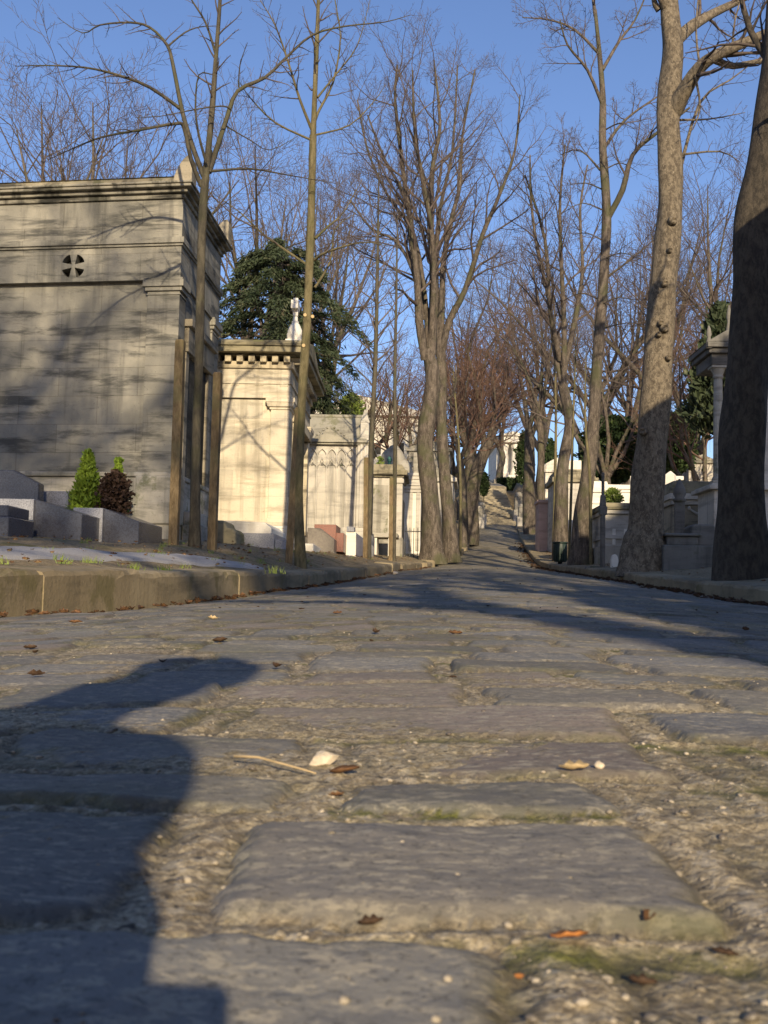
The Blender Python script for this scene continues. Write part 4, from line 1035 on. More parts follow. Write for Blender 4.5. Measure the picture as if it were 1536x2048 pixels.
# granite graves at the left, before the grey mausoleum
def chamfer_grave(u, d, label, wl, wr, h, vtop, mat_front, mat_side):
    """block whose light face looks at the camera and whose dark polished flank slopes down to the right"""
    t, b = frame_at(u, d, 'granite_grave', label, 'grave', 4, 'granite graves before the grey mausoleum', .03)
    H = hz(vtop, d, b, u)
    m = MB(); m.box(-wl, 0, 0, .9, -.2, H); m.build('block', mat_front, t, .006)
    m = MB(); m.prism([(.002, -.2), (.002, H), (wr, H*.66), (wr, -.2)], 'b', .03, .88)
    m.build('sloped_slab', mat_side, t, .006); return t
chamfer_grave(64, 10.3, 'wide grey granite grave with dark sloping slab at the left edge', .36, .46, .5, 998, 'granite_light', 'granite_dark')
chamfer_grave(203, 10.8, 'narrower grey granite grave with dark sloping slab before the green conifer', .30, .36, .4, 1016, 'granite_light', 'granite_dark')
t, b = frame_at(10, 11.6, 'headstone', 'dark polished headstone with angled shoulders at the left edge', 'headstone', 3, None, .03)
H = hz(940, 11.6, b, 30)
m = MB(); m.prism([(-.5, .1), (-.5, H*.86), (-.35, H), (.06, H), (.34, H*.80), (.35, .1)], 'b', 0, .16); m.build('slab', 'granite_dark', t, .012)
m = MB(); m.box(-.55, .4, -.08, .25, -.3, .1); m.build('base', 'granite_mid', t, .012)
t, b = frame_at(-2, 9.6, 'polished_kerb_tomb', 'low black polished tomb corner at the left edge', 'grave', 3, None, .03)
H = hz(1010, 9.6, b, 0)
m = MB(); m.box(-.6, .07, 0, .5, .20, H); m.build('slab', 'granite_dark', t, .01)
m = MB(); m.box(-.65, .10, -.05, .55, -.3, .20); m.build('base', 'granite_dark', t, .01)
t, b = frame_at(107, 11.9, 'marker_block', 'small plain grey granite block between dark headstone and green conifer', 'grave marker', 3, None, .03)
H = hz(980, 11.9, b, 107)
m = MB(); m.box(-.14, .15, 0, .3, -.1, H-.01, .004, .004); m.box(-.155, .165, -.02, .32, -.12, .08); m.build('block', 'granite_mid', t, .008)
bush('dwarf_conifer', 'bright green dwarf conifer behind the narrower granite grave', 'conifer', 170, 11.9, 905, None, 72, 'thuja', 'cone', 5200, .055, 'small conifers by the grey mausoleum', 14, .25)
bush('dwarf_conifer', 'thin pointed green conifer behind the dark red shrub', 'conifer', 231, 12.35, 918, None, 40, 'thuja', 'cone', 1800, .055, 'small conifers by the grey mausoleum', 15, .25)
bush('red_shrub', 'dark reddish brown shrub beside the bright green conifer', 'shrub', 226, 11.9, 945, 1045, 62, 'redbush', 'ball', 2600, .05, None, 16, .35)

# mossy steps + granite tombs before the cream mausoleum
t, b = frame_at(452, 14.6, 'mossy_block', 'mossy old stone block with rounded steps behind the right stake', 'stone block', 4, None, .05)
m = MB(); m.prism([(-.5, -.2), (-.5, .36), (-.06, .36), (-.02, .33), (.0, .27), (.08, .25), (.13, .21), (.14, -.2)], 'b', 0, .6); m.build('block', 'old_roof', t, .03)
def step_tomb():
    d = 15.2; t, b = frame_at(525, d, 'granite_tomb', 'pale grey granite tomb with raised slab before the cream mausoleum', 'tomb', 3, None, .04)
    z1, z2 = hz(1066, d, b, 500), hz(1040, d, b, 500)
    m = MB(); m.box(-.85, .16, 0, 1.6, -.3, z1); m.build('base', 'granite_light', t, .012)
    m = MB(); m.prism([(-.8, z1), (-.8, z2), (0.0, z2-.02), (.10, z2-.10), (.10, z1)], 'b', .1, 1.5); m.build('slab', 'white_stone', t, .012)
    m = MB(); m.box(.16, .32, .05, .9, -.3, z1-.08); m.build('side_block', 'granite_light', t, .012)
step_tomb()
def red_tomb():
    d = 20.0; t, b = frame_at(660, d, 'red_granite_tomb', 'red granite tomb with stepped top and brown sloped flank', 'tomb', 3, None, .04)
    z = hz(1049, d, b, 660)
    m = MB(); m.box(-.30, .10, 0, .9, .1, z); m.box(.10, .24, 0, .9, .1, z-.15); m.build('headstone', 'granite_red', t, .008)
    m = MB(); m.prism([(-.36, .02), (-.36, z-.10), (-.14, z-.10), (.12, .30), (.12, .02)], 'b', -.5, -.004); m.build('sloped_slab', 'granite_brown', t, .008)
    m = MB(); m.box(-.45, .45, -.58, .95, -.3, .02); m.build('base', 'granite_mid', t, .01)
    d = 20.6; t, b = frame_at(703, d, 'white_grave', 'white stone grave with sloping sides right of the red granite tomb', 'grave', 3, None, .04)
    z = hz(1064, d, b, 703)
    m = MB(); m.prism([(-.12, -.1), (-.12, z), (.06, z), (.34, z*.58), (.34, -.1)], 'b', 0, 1.2); m.build('slab', 'white_stone', t, .01)
    m = MB(); m.box(-.10, .04, -.03, .3, z+.002, z+.10); m.build('headpiece', 'granite_mid', t, .008)
red_tomb()

# grey chapel tomb with boulder-like dome behind
def grey_chapel():
    d = 27.0; t, b = frame_at(800, d, 'chapel_tomb', 'grey chapel tomb with dark cornice behind the two staked saplings', 'tomb', 3)
    Z = lambda v: hz(v, d, b, 780); Wd, Dp = 1.0, 2.0; zc = Z(955); zt = Z(938)
    m = MB(); m.box(-Wd, 0, 0, Dp, -.4, zc); m.build('wall', 'gothic', t, .01)
    m = MB(); m.box(-Wd+.02, -.32, -.03, .05, Z(1075), Z(970)); m.build('panel', 'tomb_grey', t, .01)
    m = MB(); m.box(-Wd-.05, .06, -.06, Dp, zc, zc+.06); m.box(-Wd-.1, .14, -.14, Dp+.1, zc+.06, zt-.03); m.box(-Wd-.06, .10, -.1, Dp+.06, zt-.03, zt+.12, .1, .1); m.build('cornice', 'lime_black', t, .012)
    m = MB(); m.box(-.20, .03, -.05, .3, Z(1085), zc); m.box(-.22, .06, -.09, .34, zc-.14, zc-.03); m.build('pilaster', 'gothic', t, .012)
    m = MB(); m.box(-Wd-.03, .06, -.07, Dp, -.5, Z(1075)); m.build('plinth', 'tomb_grey', t, .015)
    m = MB(); m.box(.002, .04, .4, 1.4, .1, zc-.5); m.build('door', 'door_dark', t, .005)
    d = 25.6; t, b = frame_at(765, d, 'stone_bench', 'low pale stone ledge tomb at the foot of the grey chapel tomb', 'grave', 3, None, .04)
    z = hz(1066, d, b, 765)
    m = MB(); m.box(-.35, .34, 0, .9, z-.1, z); m.build('slab', 'tomb_grey', t, .012)
    m = MB(); m.box(-.30, -.14, .05, .8, -.2, z-.1); m.box(.12, .28, .05, .8, -.2, z-.1); m.build('supports', 'white_stone', t, .012)
    # boulder monument with bronze bust
    d = 33; t, b = frame_at(782, d, 'rock_monument', 'rough rounded rock monument rising behind the grey chapel tomb', 'monument', 0)
    zt = hz(886, d, b, 782); m = MB(); m.box(-.6, .6, 0, 1.2, -.3, zt-1.05); m.build('pedestal', 'tomb_grey', t, .02)
    m = MB(); m.blob((0, .6, zt-.6), (.38, .4, .6), 3, .1, 3); m.blob((.34, .5, zt-.85), (.3, .35, .4), 3, .12, 5); m.blob((-.35, .5, zt-.85), (.28, .35, .35), 3, .12, 6); m.build('rock', 'tomb_grey', t, 0)
    d = 32.2; b0 = Vector((P(779, 930, d).x, d, b.z+zt-1.05)); t = thing('bronze_bust', 'small green bronze bust in front of the rough rock monument', 'statue', b0)
    m = MB(); m.lathe(0, 0, [(.09, -1.0), (.09, 0), (.06, .05), (.10, .12), (.14, .2), (.13, .27), (.05, .31), (.045, .36)], 12); m.blob((0, 0, .44), (.075, .085, .1), 2, .05, 2); m.build('bust', 'bronze', t, 0)
    bush('tomb_shrub', 'green shrub on the tombs left of the rock monument', 'shrub', 757, 30, 915, None, 22, 'greenbush', 'ball', 900, .08, None, 18)
grey_chapel()
def left_far():
    d = 30; t, b = frame_at(832, d, 'column_tomb', 'pale narrow tomb with stacked mouldings just left of the tall pair', 'tomb', 3)
    Z = lambda v: hz(v, d, b, 825)
    m = MB(); m.box(-.42, .1, 0, 1.6, -.3, Z(985)); m.build('wall', 'white_stone', t, .012)
    m = MB(); m.box(-.22, -.12, -.03, .1, .1, Z(985)); m.box(-.02, .08, -.03, .1, .1, Z(985)); m.build('pilasters', 'gothic', t, .01)
    m = MB(); 
    for k in range(6): m.box(-.45-.02*(k % 3), .14+.03*(k % 3), -.05-.03*(k % 3), 1.65, Z(985)+.09*k, Z(985)+.09*(k+1)-.004)
    m.build('cornice', 'gothic', t, .01)
    d = 34; t, b = frame_at(829, d, 'cross_monument', 'stone cross on a stepped base behind the pale narrow tomb', 'monument', 30)
    z = hz(905, d, b, 829)
    m = MB(); m.box(-.3, .3, -.3, .3, -.3, z-1.3); m.box(-.2, .2, -.2, .2, z-1.3, z-1.0); m.build('base', 'tomb_grey', t, .015)
    m = MB(); m.box(-.07, .07, -.06, .06, z-1.0, z); m.box(-.28, .28, -.055, .055, z-.45, z-.30); m.build('cross', 'tomb_grey', t, .012)
    for (u, d, v, w, mat, nm, lab) in ((905, 34, 935, .9, 'gothic', 'chapel_tomb', 'pale chapel tomb glimpsed right of the tall pair'),
                                      (897, 42, 880, 1.6, 'tomb_grey', 'chapel_tomb', 'grey pitched roof chapel tomb behind the tall pair on the slope'),
                                      (845, 40, 945, 1.1, 'gothic', 'chapel_tomb', 'pale chapel tomb hidden behind the left trunk of the pair')):
        t, b = frame_at(u, d, nm, lab, 'tomb', 5); z = hz(v, d, b, u)
        m = MB(); m.box(-w, .0, 0, 2, -.4, z-.45); m.build('wall', mat, t, .012)
        m = MB(); m.box(-w-.08, .1, -.1, 2.1, z-.45, z-.33); m.build('cornice', mat, t, .012)
        m = MB(); m.prism([(-w-.06, z-.33), (.08, z-.33), (-w/2, z)], 'b', -.06, 2.05); m.build('roof', 'gothic_roof', t, .012)
        m = MB(); m.box(.002, .05, .5, 1.3, .05, z-1.0); m.build('door', 'door_dark', t, .005)
    for i, (u, d, v) in enumerate(((903, 30.5, 1062), (846, 27.5, 1060))):
        t, b = frame_at(u, d, 'iron_railing', ['low black iron railing right of the tall pair', 'low black iron railing round a grave left of the tall pair'][i], 'railing', 3)
        z = hz(v, d, b, u); m = MB()
        for k in range(7): m.box(-.45+.1*k, -.435+.1*k, 0, .015, -.1, z+.05)
        m.box(-.47, .2, .002, .013, z-.05, z-.03); m.box(-.47, .2, .002, .013, .1, .12); m.build('bars', 'iron', t, 0)
left_far()

# ---- pale building behind, chapel on the hill, stairs
def pale_building():
    d = 72; b = on_ground(740, d, .3); t = thing('pale_building', 'cream building with low pediment far behind the left tombs', 'building', b)
    a0, a1 = P(630, 900, d).x-b.x, P(835, 900, d).x-b.x
    zc, zt = hz(832, d, b, 740), hz(800, d, b, 740)
    m = MB(); m.box(a0, a1, 0, 8, -2, zc); m.build('wall', 'house', t, .02)
    m = MB(); m.box(a0-.3, a1+.3, -.35, 8.3, zc, zc+.35); m.build('cornice', 'white_stone', t, .03)
    m = MB(); m.prism([(a0-.2, zc+.35), (a1+.2, zc+.35), ((a0+a1)/2-.6, zt+.3)], 'b', -.2, 8); m.build('roof', 'house', t, .03)
    for u in (660, 705, 754, 800):
        x = P(u, 900, d).x-b.x
        m = MB(); m.box(x-.35, x+.35, -.03, .2, hz(912, d, b, u), hz(882, d, b, u)); w = m.build('window', 'white_stone', t, .02)
        m = MB(); m.box(x-.26, x+.26, -.036, .0, hz(909, d, b, u), hz(886, d, b, u)); m.build('pane', 'door_dark', w, 0)
    d = 92; b = on_ground(1018, d, .3); t = thing('hilltop_chapel', 'white hilltop chapel with round columns above the stairs', 'building', b)
    z0, z1 = hz(952, d, b, 1022), hz(888, d, b, 1022)
    m = MB(); m.box(-1.0, 1.3, .8, 8, -3, z1); m.build('wall', 'white_stone', t, .03)
    m = MB(); m.box(-1.2, 1.5, -.9, 8, -3, z0); m.build('podium', 'white_stone', t, .03)
    for x in (-.48, .48):
        m = MB(); m.lathe(x, -.2, [(.46, z0), (.46, z0+.2), (.38, z0+.35), (.36, z0+.5), (.33, z1-.5), (.40, z1-.35), (.43, z1)], 20); m.build('column', 'white_stone', t, 0)
    m = MB(); m.box(-1.2, 1.6, -.9, 8, z1, z1+.5); m.prism([(-1.3, z1+.5), (1.7, z1+.5), (.2, z1+.95)], 'b', -1, 8); m.build('pediment', 'white_stone', t, .03)
pale_building()

def stairs():
    z0 = float(ZC(65))-.02; n = 24; rise = 3.35/n; t = thing('stone_staircase', 'long worn stone staircase climbing at the end of the avenue', 'staircase', (0, 65, z0))
    m = MB()
    for k in range(n):
        q = k*.42; xl = float(LK(65))+q*.075-.1; xr = float(RK(65))+q*.02+.1
        m.box(xl, xr, q, q+.44+.2, k*rise-.5, (k+1)*rise)
    m.build('steps', 'steps', t, .02)
    # earthen ramp above
    m = MB(); xl = float(LK(65))+.5; m.prism([(10.0, 2.5), (10.0, 3.34), (22, 5.2), (22, 2.5)], 'a', xl, xl+2.2); m.build('upper_ramp', 'steps', t, .02)
    CG = 'stone cheek blocks beside the stairs'
    for i, (u, d, v0, lab) in enumerate(((962, 64.5, 1005, 'upper grey stone post at the left foot of the stairs'), (957, 61, 1012, 'lower stone post on the left before the stairs'),
                                         (1044, 61.5, 1008, 'rounded stone post at the right foot of the stairs'), (1036, 66, 985, 'narrow dark stone post on the right side of the stairs'))):
        b = on_ground(u, d, .1); t = thing('stone_post', lab, 'post', b, 0, CG); z = hz(v0, d, b, u)
        m = MB(); m.box(-.3, .3, -.3, .3, -.3, z*.45); m.build('base', 'gothic', t, .03)
        m = MB(); m.box(-.22, .22, -.22, .22, z*.45, z*.85); m.box(-.25, .25, -.25, .25, z*.85, z, .1, .1); m.build('shaft', 'tomb_grey', t, .04)
    d = 80; b = on_ground(1010, d, .3); t = thing('retaining_wall', 'rough ivy grown retaining wall right of the upper stairs', 'wall', b)
    z = hz(958, d, b, 1010)
    m = MB(); m.box(P(988, 960, d).x-b.x, P(1050, 960, d).x-b.x, 0, 1.0, -3, z); m.build('masonry', 'tomb_grey', t, .05)
    def fn(rg, n):
        p = np.stack([rg.uniform(-.6, 1.5, n), rg.uniform(-.25, -.02, n), rg.uniform(-1.0, z+.1, n)], 1); return p, rg.normal(0, 1, (n, 3))
    V, F = leaves(None, 1500, .2, .4, fn, seed=9); link('ivy', np_mesh('ivy', V, F, M['yew'], False), t)
stairs()

# ---- right side tombs
def right_side():
    # white tall tomb
    d = 27; t, b = frame_at(1205, d, 'white_tomb', 'bright white box tomb right of the slim leaning tree', 'tomb', 2); Z = lambda v: hz(v, d, b, 1200)
    m = MB(); m.box(-.32, .18, 0, 1.8, -.3, Z(985)); m.build('wall', 'white_stone', t, .01)
    m = MB(); m.box(-.34, .20, -.03, 1.8, Z(1008), Z(1004)); m.box(-.36, .24, -.05, 1.85, Z(985), Z(975)); m.box(-.3, .15, 0, 1.8, Z(975), Z(962), .04, .04); m.build('cornice', 'white_stone', t, .012)
    m = MB(); m.box(-.36, .26, -.08, 1.8, -.4, .12); m.build('base', 'white_stone', t, .012)
    # white marker further left
    d = 30; t, b = frame_at(1146, d, 'white_stele', 'narrow white stele between two saplings on the right', 'stele', 2); z = hz(1040, d, b, 1146)
    m = MB(); m.box(-.14, .14, 0, .15, 0, z-.08); m.box(-.16, .16, -.02, .17, z-.08, z, .03, .03); m.build('shaft', 'white_stone', t, .008)
    m = MB(); m.box(-.2, .2, -.05, .2, -.3, .08); m.build('base', 'tomb_grey', t, .012)
    d = 34; t, b = frame_at(1145, d, 'chapel_tomb', 'grey chapel tomb with wide dark cornice behind the knobbly tree', 'tomb', 2); Z = lambda v: hz(v, d, b, 1145)
    m = MB(); m.box(-.55, .65, 0, 2, -.3, Z(965)); m.build('wall', 'gothic', t, .012)
    m = MB(); m.box(-.65, .78, -.1, 2.1, Z(965), Z(955)); m.box(-.6, .7, -.06, 2, Z(955), Z(938), .1, .1); m.build('cornice', 'lime_black', t, .02)
    m = MB(); m.box(-.3, .3, .3, 1.2, Z(938), Z(918)); m.build('roof_block', 'white_stone', t, .02)
    d = 44; t, b = frame_at(1112, d, 'chapel_tomb', 'small pale chapel tomb far up the right side', 'tomb', 2); Z = lambda v: hz(v, d, b, 1112)
    m = MB(); m.box(-.45, .45, 0, 2, -.3, Z(945)); m.build('wall', 'white_stone', t, .012)
    m = MB(); m.box(-.55, .55, -.1, 2.1, Z(945), Z(930)); m.prism([(-.52, Z(930)), (.52, Z(930)), (0, Z(915))], 'b', -.08, 2); m.build('roof', 'white_stone', t, .02)
    d = 36; t, b = frame_at(1095, d, 'pink_tomb', 'dull pinkish stone tomb right of the avenue', 'tomb', 2); z = hz(1000, d, b, 1095)
    m = MB(); m.box(-.3, .35, 0, 1, -.3, z-.1); m.build('wall', 'pink_stone', t, .012)
    m = MB(); m.box(-.35, .4, -.05, 1.05, z-.1, z); m.build('cap', 'pink_stone', t, .012)
    # big grey tomb with relief posts
    d = 21; t, b = frame_at(1238, d, 'grey_tomb', 'broad grey tomb with mossy flat roof left of the mottled trunk', 'tomb', 2); Z = lambda v: hz(v, d, b, 1238)
    m = MB(); m.box(-.27, .45, 0, 1.8, -.3, Z(1028)); m.build('wall', 'gothic', t, .01)
    m = MB(); m.box(-.30, .48, -.04, 1.8, Z(1078), Z(1070)); m.box(-.31, .5, -.06, 1.85, Z(1028), Z(1020)); m.build('moulding', 'gothic', t, .01)
    m = MB(); m.box(-.33, .55, -.1, 1.9, Z(1020), Z(1006), .03, .03); m.build('roof', 'old_roof', t, .02)
    for a in (-.10, .12):
        m = MB(); m.box(a-.03, a+.03, -.03, .02, Z(1090), Z(1058)); m.build('relief', 'white_stone', t, .008)
    m = MB(); m.box(-.35, .55, -.15, 1.8, -.3, Z(1092)); m.build('base', 'tomb_grey', t, .012)
    rb = Vector((b.x-.02, b.y+.5, b.z+Z(1008)))
    bush('potted_shrub', 'green shrub growing on the broad grey tomb roof', 'shrub', 1232, 21.5, 978, None, 36, 'greenbush', 'ball', 1300, .05, None, 21, .3, True, rb)
    # slim dark stele
    d = 19; t, b = frame_at(1205, d, 'slim_stele', 'slim dark stele with a flared head before the broad grey tomb', 'stele', 60, None, .05); Z = lambda v: hz(v, d, b, 1205)
    m = MB(); m.box(-.028, .028, -.04, .04, 0, Z(1030)); m.box(-.03, .03, -.075, .075, Z(1030), Z(1012), -.0, -.01); m.box(-.028, .028, -.06, .06, Z(1012), Z(990), 0, .02); m.box(-.022, .022, -.022, .022, Z(990), Z(945)); m.build('shaft', 'tomb_dark', t, .01)
    m = MB(); m.box(-.12, .12, -.3, .3, -.2, .06); m.build('base', 'tomb_dark', t, .01)
    d = 18.5; t, b = frame_at(1230, d, 'rounded_stone', 'small rounded white marker stone at the foot of the mottled tree', 'grave marker', 0, None, .03)
    z = hz(1108, d, b, 1230)
    m = MB(); m.prism([(-.06, -.05), (-.06, z*.6), (-.04, z*.9), (0, z), (.04, z*.9), (.06, z*.6), (.06, -.05)], 'b', 0, .12); m.build('stone', 'white_stone', t, .015)
    # second-row white tomb with mouldings
    d = 31; t, b = frame_at(1252, d, 'white_tomb', 'white moulded tomb peeping left of the mottled trunk', 'tomb', 2); Z = lambda v: hz(v, d, b, 1252)
    m = MB(); m.box(-.45, .6, 0, 1.6, -.3, Z(985)); m.build('wall', 'white_stone', t, .01)
    for k, (v0, v1, e) in enumerate(((985, 978, .04), (978, 971, .08), (971, 966, .12))):
        pass
    m = MB(); m.box(-.49, .64, -.04, 1.65, Z(985), Z(979)); m.box(-.53, .68, -.08, 1.7, Z(979), Z(970)); m.build('cornice', 'white_stone', t, .01)
    m = MB(); m.box(.14, .2, .2, .26, Z(970), Z(950), .015, .015); m.build('finial', 'white_stone', t, .005)
    # white pillar
    d = 24; t, b = frame_at(1341, d, 'white_pillar', 'tall square white pillar right of the mottled trunk', 'pillar', 28); Z = lambda v: hz(v, d, b, 1341)
    m = MB(); m.box(-.11, .11, -.11, .11, Z(1050), Z(950), .01, .01); m.box(-.10, .10, -.10, .10, Z(950), Z(942), .09, .09); m.build('shaft', 'white_stone', t, .008)
    m = MB(); m.box(-.35, .25, -.25, .4, -.3, Z(1062)); m.box(-.22, .2, -.2, .3, Z(1062), Z(1050)); m.build('base', 'white_stone', t, .012)
    d = 26.5; t, b = frame_at(1328, d, 'low_tomb', 'pale banded tomb wall behind the white pillar', 'tomb', 2); Z = lambda v: hz(v, d, b, 1328)
    m = MB(); m.box(-.3, .4, 0, 1.2, -.3, Z(960)); m.build('wall', 'gothic', t, .012)
    m = MB(); m.box(-.34, .44, -.05, 1.25, Z(1000), Z(994)); m.box(-.36, .46, -.06, 1.3, Z(960), Z(952)); m.build('moulding', 'white_stone', t, .012)
    # garland tomb
    d = 19; t, b = frame_at(1388, d, 'garland_tomb', 'weathered tomb with carved garland and mossy roof right of the pillar', 'tomb', 2, None, .05); Z = lambda v: hz(v, d, b, 1388)
    m = MB(); m.box(-.36, .5, 0, 1.6, -.3, Z(1010)); m.build('wall', 'lime_trim', t, .01)
    m = MB(); m.box(-.40, .54, -.05, 1.65, Z(1010), Z(1000)); m.box(-.44, .58, -.1, 1.7, Z(1000), Z(988)); m.build('cornice', 'gothic', t, .012)
    m = MB(); m.box(-.42, .56, -.09, 1.7, Z(988), Z(962), .05, .08); m.build('roof', 'old_roof', t, .03)
    m = MB(); pts = [(-.08+.34*i/10, -.03, Z(1018)-.09*math.sin(math.pi*i/10)) for i in range(11)]; m.tube(pts, [.014+.016*math.sin(math.pi*i/10) for i in range(11)], 8); m.blob((.10, -.03, Z(1020)), (.035, .03, .035), 2, .15, 3); m.blob((-.09, -.03, Z(1017)), (.03, .03, .04), 2, .15, 4); m.build('garland', 'gothic', t, 0)
    m = MB(); m.box(-.34, -.20, -.04, .1, .1, Z(1010)); m.build('pilaster', 'gothic', t, .01)
    d = 17; t, b = frame_at(1359, d, 'flame_stele', 'dark slender stele with flame shaped head before the garland tomb', 'stele', 10, None, .05); Z = lambda v: hz(v, d, b, 1359)
    m = MB(); m.box(-.075, .075, -.06, .06, 0, Z(1005)); m.build('shaft', 'tomb_dark', t, .008)
    m = MB(); m.lathe(0, 0, [(.08, Z(1005)), (.11, Z(1000)), (.07, Z(996)), (.10, Z(988)), (.09, Z(978)), (.05, Z(968)), (.015, Z(958))], 12); m.build('flame', 'tomb_dark', t, 0)
    m = MB(); m.box(-.15, .15, -.15, .15, -.2, .15); m.build('base', 'tomb_dark', t, .01)
    d = 15.6; t, b = frame_at(1372, d, 'dark_sarcophagus', 'low dark stone sarcophagus between the two large right trunks', 'tomb', 2, None, .05); Z = lambda v: hz(v, d, b, 1372)
    m = MB(); m.box(-.32, .45, 0, 1.2, -.2, Z(1090)); m.build('base', 'tomb_dark', t, .02)
    m = MB(); m.box(-.24, .2, .1, 1.0, Z(1090), Z(1072)); m.box(-.28, .24, .05, 1.1, Z(1072), Z(1066)); m.build('body', 'tomb_dark', t, .02)
    m = MB(); m.prism([(.1, Z(1066)), (.1, Z(1052)), (.16, Z(1046)), (.40, Z(1046)), (.45, Z(1050)), (.45, Z(1090)), (.1, Z(1090))], 'b', .15, .6); m.build('headstone', 'tomb_dark', t, .02)
    # small pedimented far tomb
    d = 38; t, b = frame_at(1402, d, 'pedimented_tomb', 'small far pedimented tomb with a round vent', 'tomb', 3); Z = lambda v: hz(v, d, b, 1402)
    m = MB(); m.box(-.42, .50, 0, 2, -.5, Z(927)); m.build('wall', 'gothic', t, .02)
    m = MB(); m.box(-.5, .58, -.1, 2.1, Z(927), Z(922)); m.prism([(-.5, Z(922)), (.58, Z(922)), (.04, Z(909))], 'b', -.1, 2.1); m.build('roof', 'gothic_roof', t, .02)
    m = MB(); m.lathe(0, 0, [(.05, 0), (.05, .05)], 12); o = m.build('vent', 'door_dark', t, 0); o.location = (.06, -.006, Z(940)); o.rotation_euler = (R_(-90), 0, 0)
    # columned canopy tomb
    d = 17.5; t, b = frame_at(1437, d, 'canopy_tomb', 'columned canopy tomb with spiked roof behind the nearest dark trunk', 'tomb', 1, None, .05); Z = lambda v: hz(v, d, b, 1432)
    z1, z2, z3 = Z(968), Z(738), Z(716)
    m = MB(); m.box(-.12, 1.75, -.12, .9, -.4, Z(1080)); m.box(-.10, 1.72, -.10, .85, Z(1080), z1-.10); m.box(-.19, 1.8, -.19, .95, z1-.10, z1-.03); m.box(-.14, 1.75, -.14, .9, z1-.03, z1); m.build('pedestal', 'gothic', t, .012)
    for (x, y) in ((0, 0), (1.6, 0)):
        m = MB(); m.box(x-.12, x+.12, y-.12, y+.12, z1, z1+.05)
        m.lathe(x, y, [(.10, z1+.05), (.11, z1+.08), (.085, z1+.12), (.085, z1+.16), (.072, z2-.16)], 24, .10)
        m.lathe(x, y, [(.08, z2-.16), (.085, z2-.12), (.075, z2-.11), (.11, z2-.02), (.12, z2)], 16); m.box(x-.13, x+.13, y-.13, y+.13, z2, z2+.04); m.build('column', 'tomb_grey', t, .006)  # column stone darkened to deepen the shade it stands in
    m = MB(); m.box(.45, 1.45, .2, .8, z1, z2+.04); m.build('cella', 'gothic', t, .012)
    m = MB(); m.box(-.14, 1.75, -.14, .8, z2+.04, z3+.04); m.box(-.20, 1.83, -.22, .86, z3+.04, z3+.12); m.box(-.24, 1.9, -.28, .9, z3+.12, z3+.2); m.build('entablature', 'tomb_dark', t, .012)  # near-black stone carries part of the shade on this entablature
    m = MB(); m.prism([(-.26, z3+.2), (1.88, z3+.2), (.81, z3+.85)], 'b', -.26, .85); m.build('roof', 'tomb_dark', t, .02)
    m = MB()
    for (x, zz, h) in ((-.2, z3+.2, .28), (.12, z3+.42, .40), (.45, z3+.62, .5), (.81, z3+.84, .5)):
        m.lathe(x, -.2, [(.06, zz-.1), (.05, zz), (.028, zz+h*.3), (.045, zz+h*.5), (.03, zz+h*.8), (.006, zz+h)], 10)
    m.build('roof_finials', 'tomb_dark', t, 0)
right_side()

bush('yew_tree', 'tall dense yew added beyond the right edge of the view for shade', 'tree', 0, 0, 0, None, 0, 'yew', 'column', 9000, .34, YG, 31, .4, True, Vector((7.4, 3.4, G(7.4, 3.4))), 9.0, 1.5)  # unseen tree, added to throw shade on the canopy tomb
# ---- waste bin
d = 24.5; t, b = frame_at(1120, d, 'waste_bin', 'dark green slatted waste bin at the foot of the knobbly tree', 'waste bin', 0)
z = hz(1083, d, b, 1120)
m = MB(); m.lathe(0, 0, [(.12, .05), (.145, .06), (.16, z-.06), (.155, z-.05)], 18)
for k in range(18): q = 2*math.pi*k/18; m.box(.15*math.cos(q)-.008, .15*math.cos(q)+.008, .15*math.sin(q)-.008, .15*math.sin(q)+.008, .08, z-.08)
m.build('body', 'bin', t, 0)
m = MB(); m.tube([(.165*math.cos(2*math.pi*k/18), .165*math.sin(2*math.pi*k/18), z-.03) for k in range(19)], .018, 6); m.build('rim', 'bin', t, 0)
m = MB(); m.lathe(0, 0, [(.05, -.05), (.05, .05), (.1, .06)], 12); m.build('foot', 'iron', t, 0)

# ------------------------------------------------------------------ litter on the road
def leaf_mesh(seed, L, Wd, curl):
    rg = random.Random(seed); n = 7; V = []; F = []
    for i in range(n):
        t = i/(n-1); w = Wd*math.sin(math.pi*(t*.92+.04))**.8*(1+.25*math.sin(t*19+seed))
        for j in range(5):
            s = (j-2)/2; x = (t-.5)*L; y = s*w
            z = curl*(abs(s)**1.6)*w*1.4 + curl*.35*L*(t-.5)**2*2 + rg.uniform(-.03, .03)*L
            V.append((x, y, z))
    for i in range(n-1):
        for j in range(4):
            a = i*5+j; F.append((a, a+1, a+6, a+5))
    return V, F
def road_px(u, v):
    """where the photo pixel meets the road"""
    lo, hi = .2, 60.0
    d = .2; step = .004
    while d < 40:
        p = P(u, v, d)
        if p.z < RZ(p.x, d): break
        d += max(.004, d*.01)
    return Vector((p.x, d, RZ(p.x, d)))
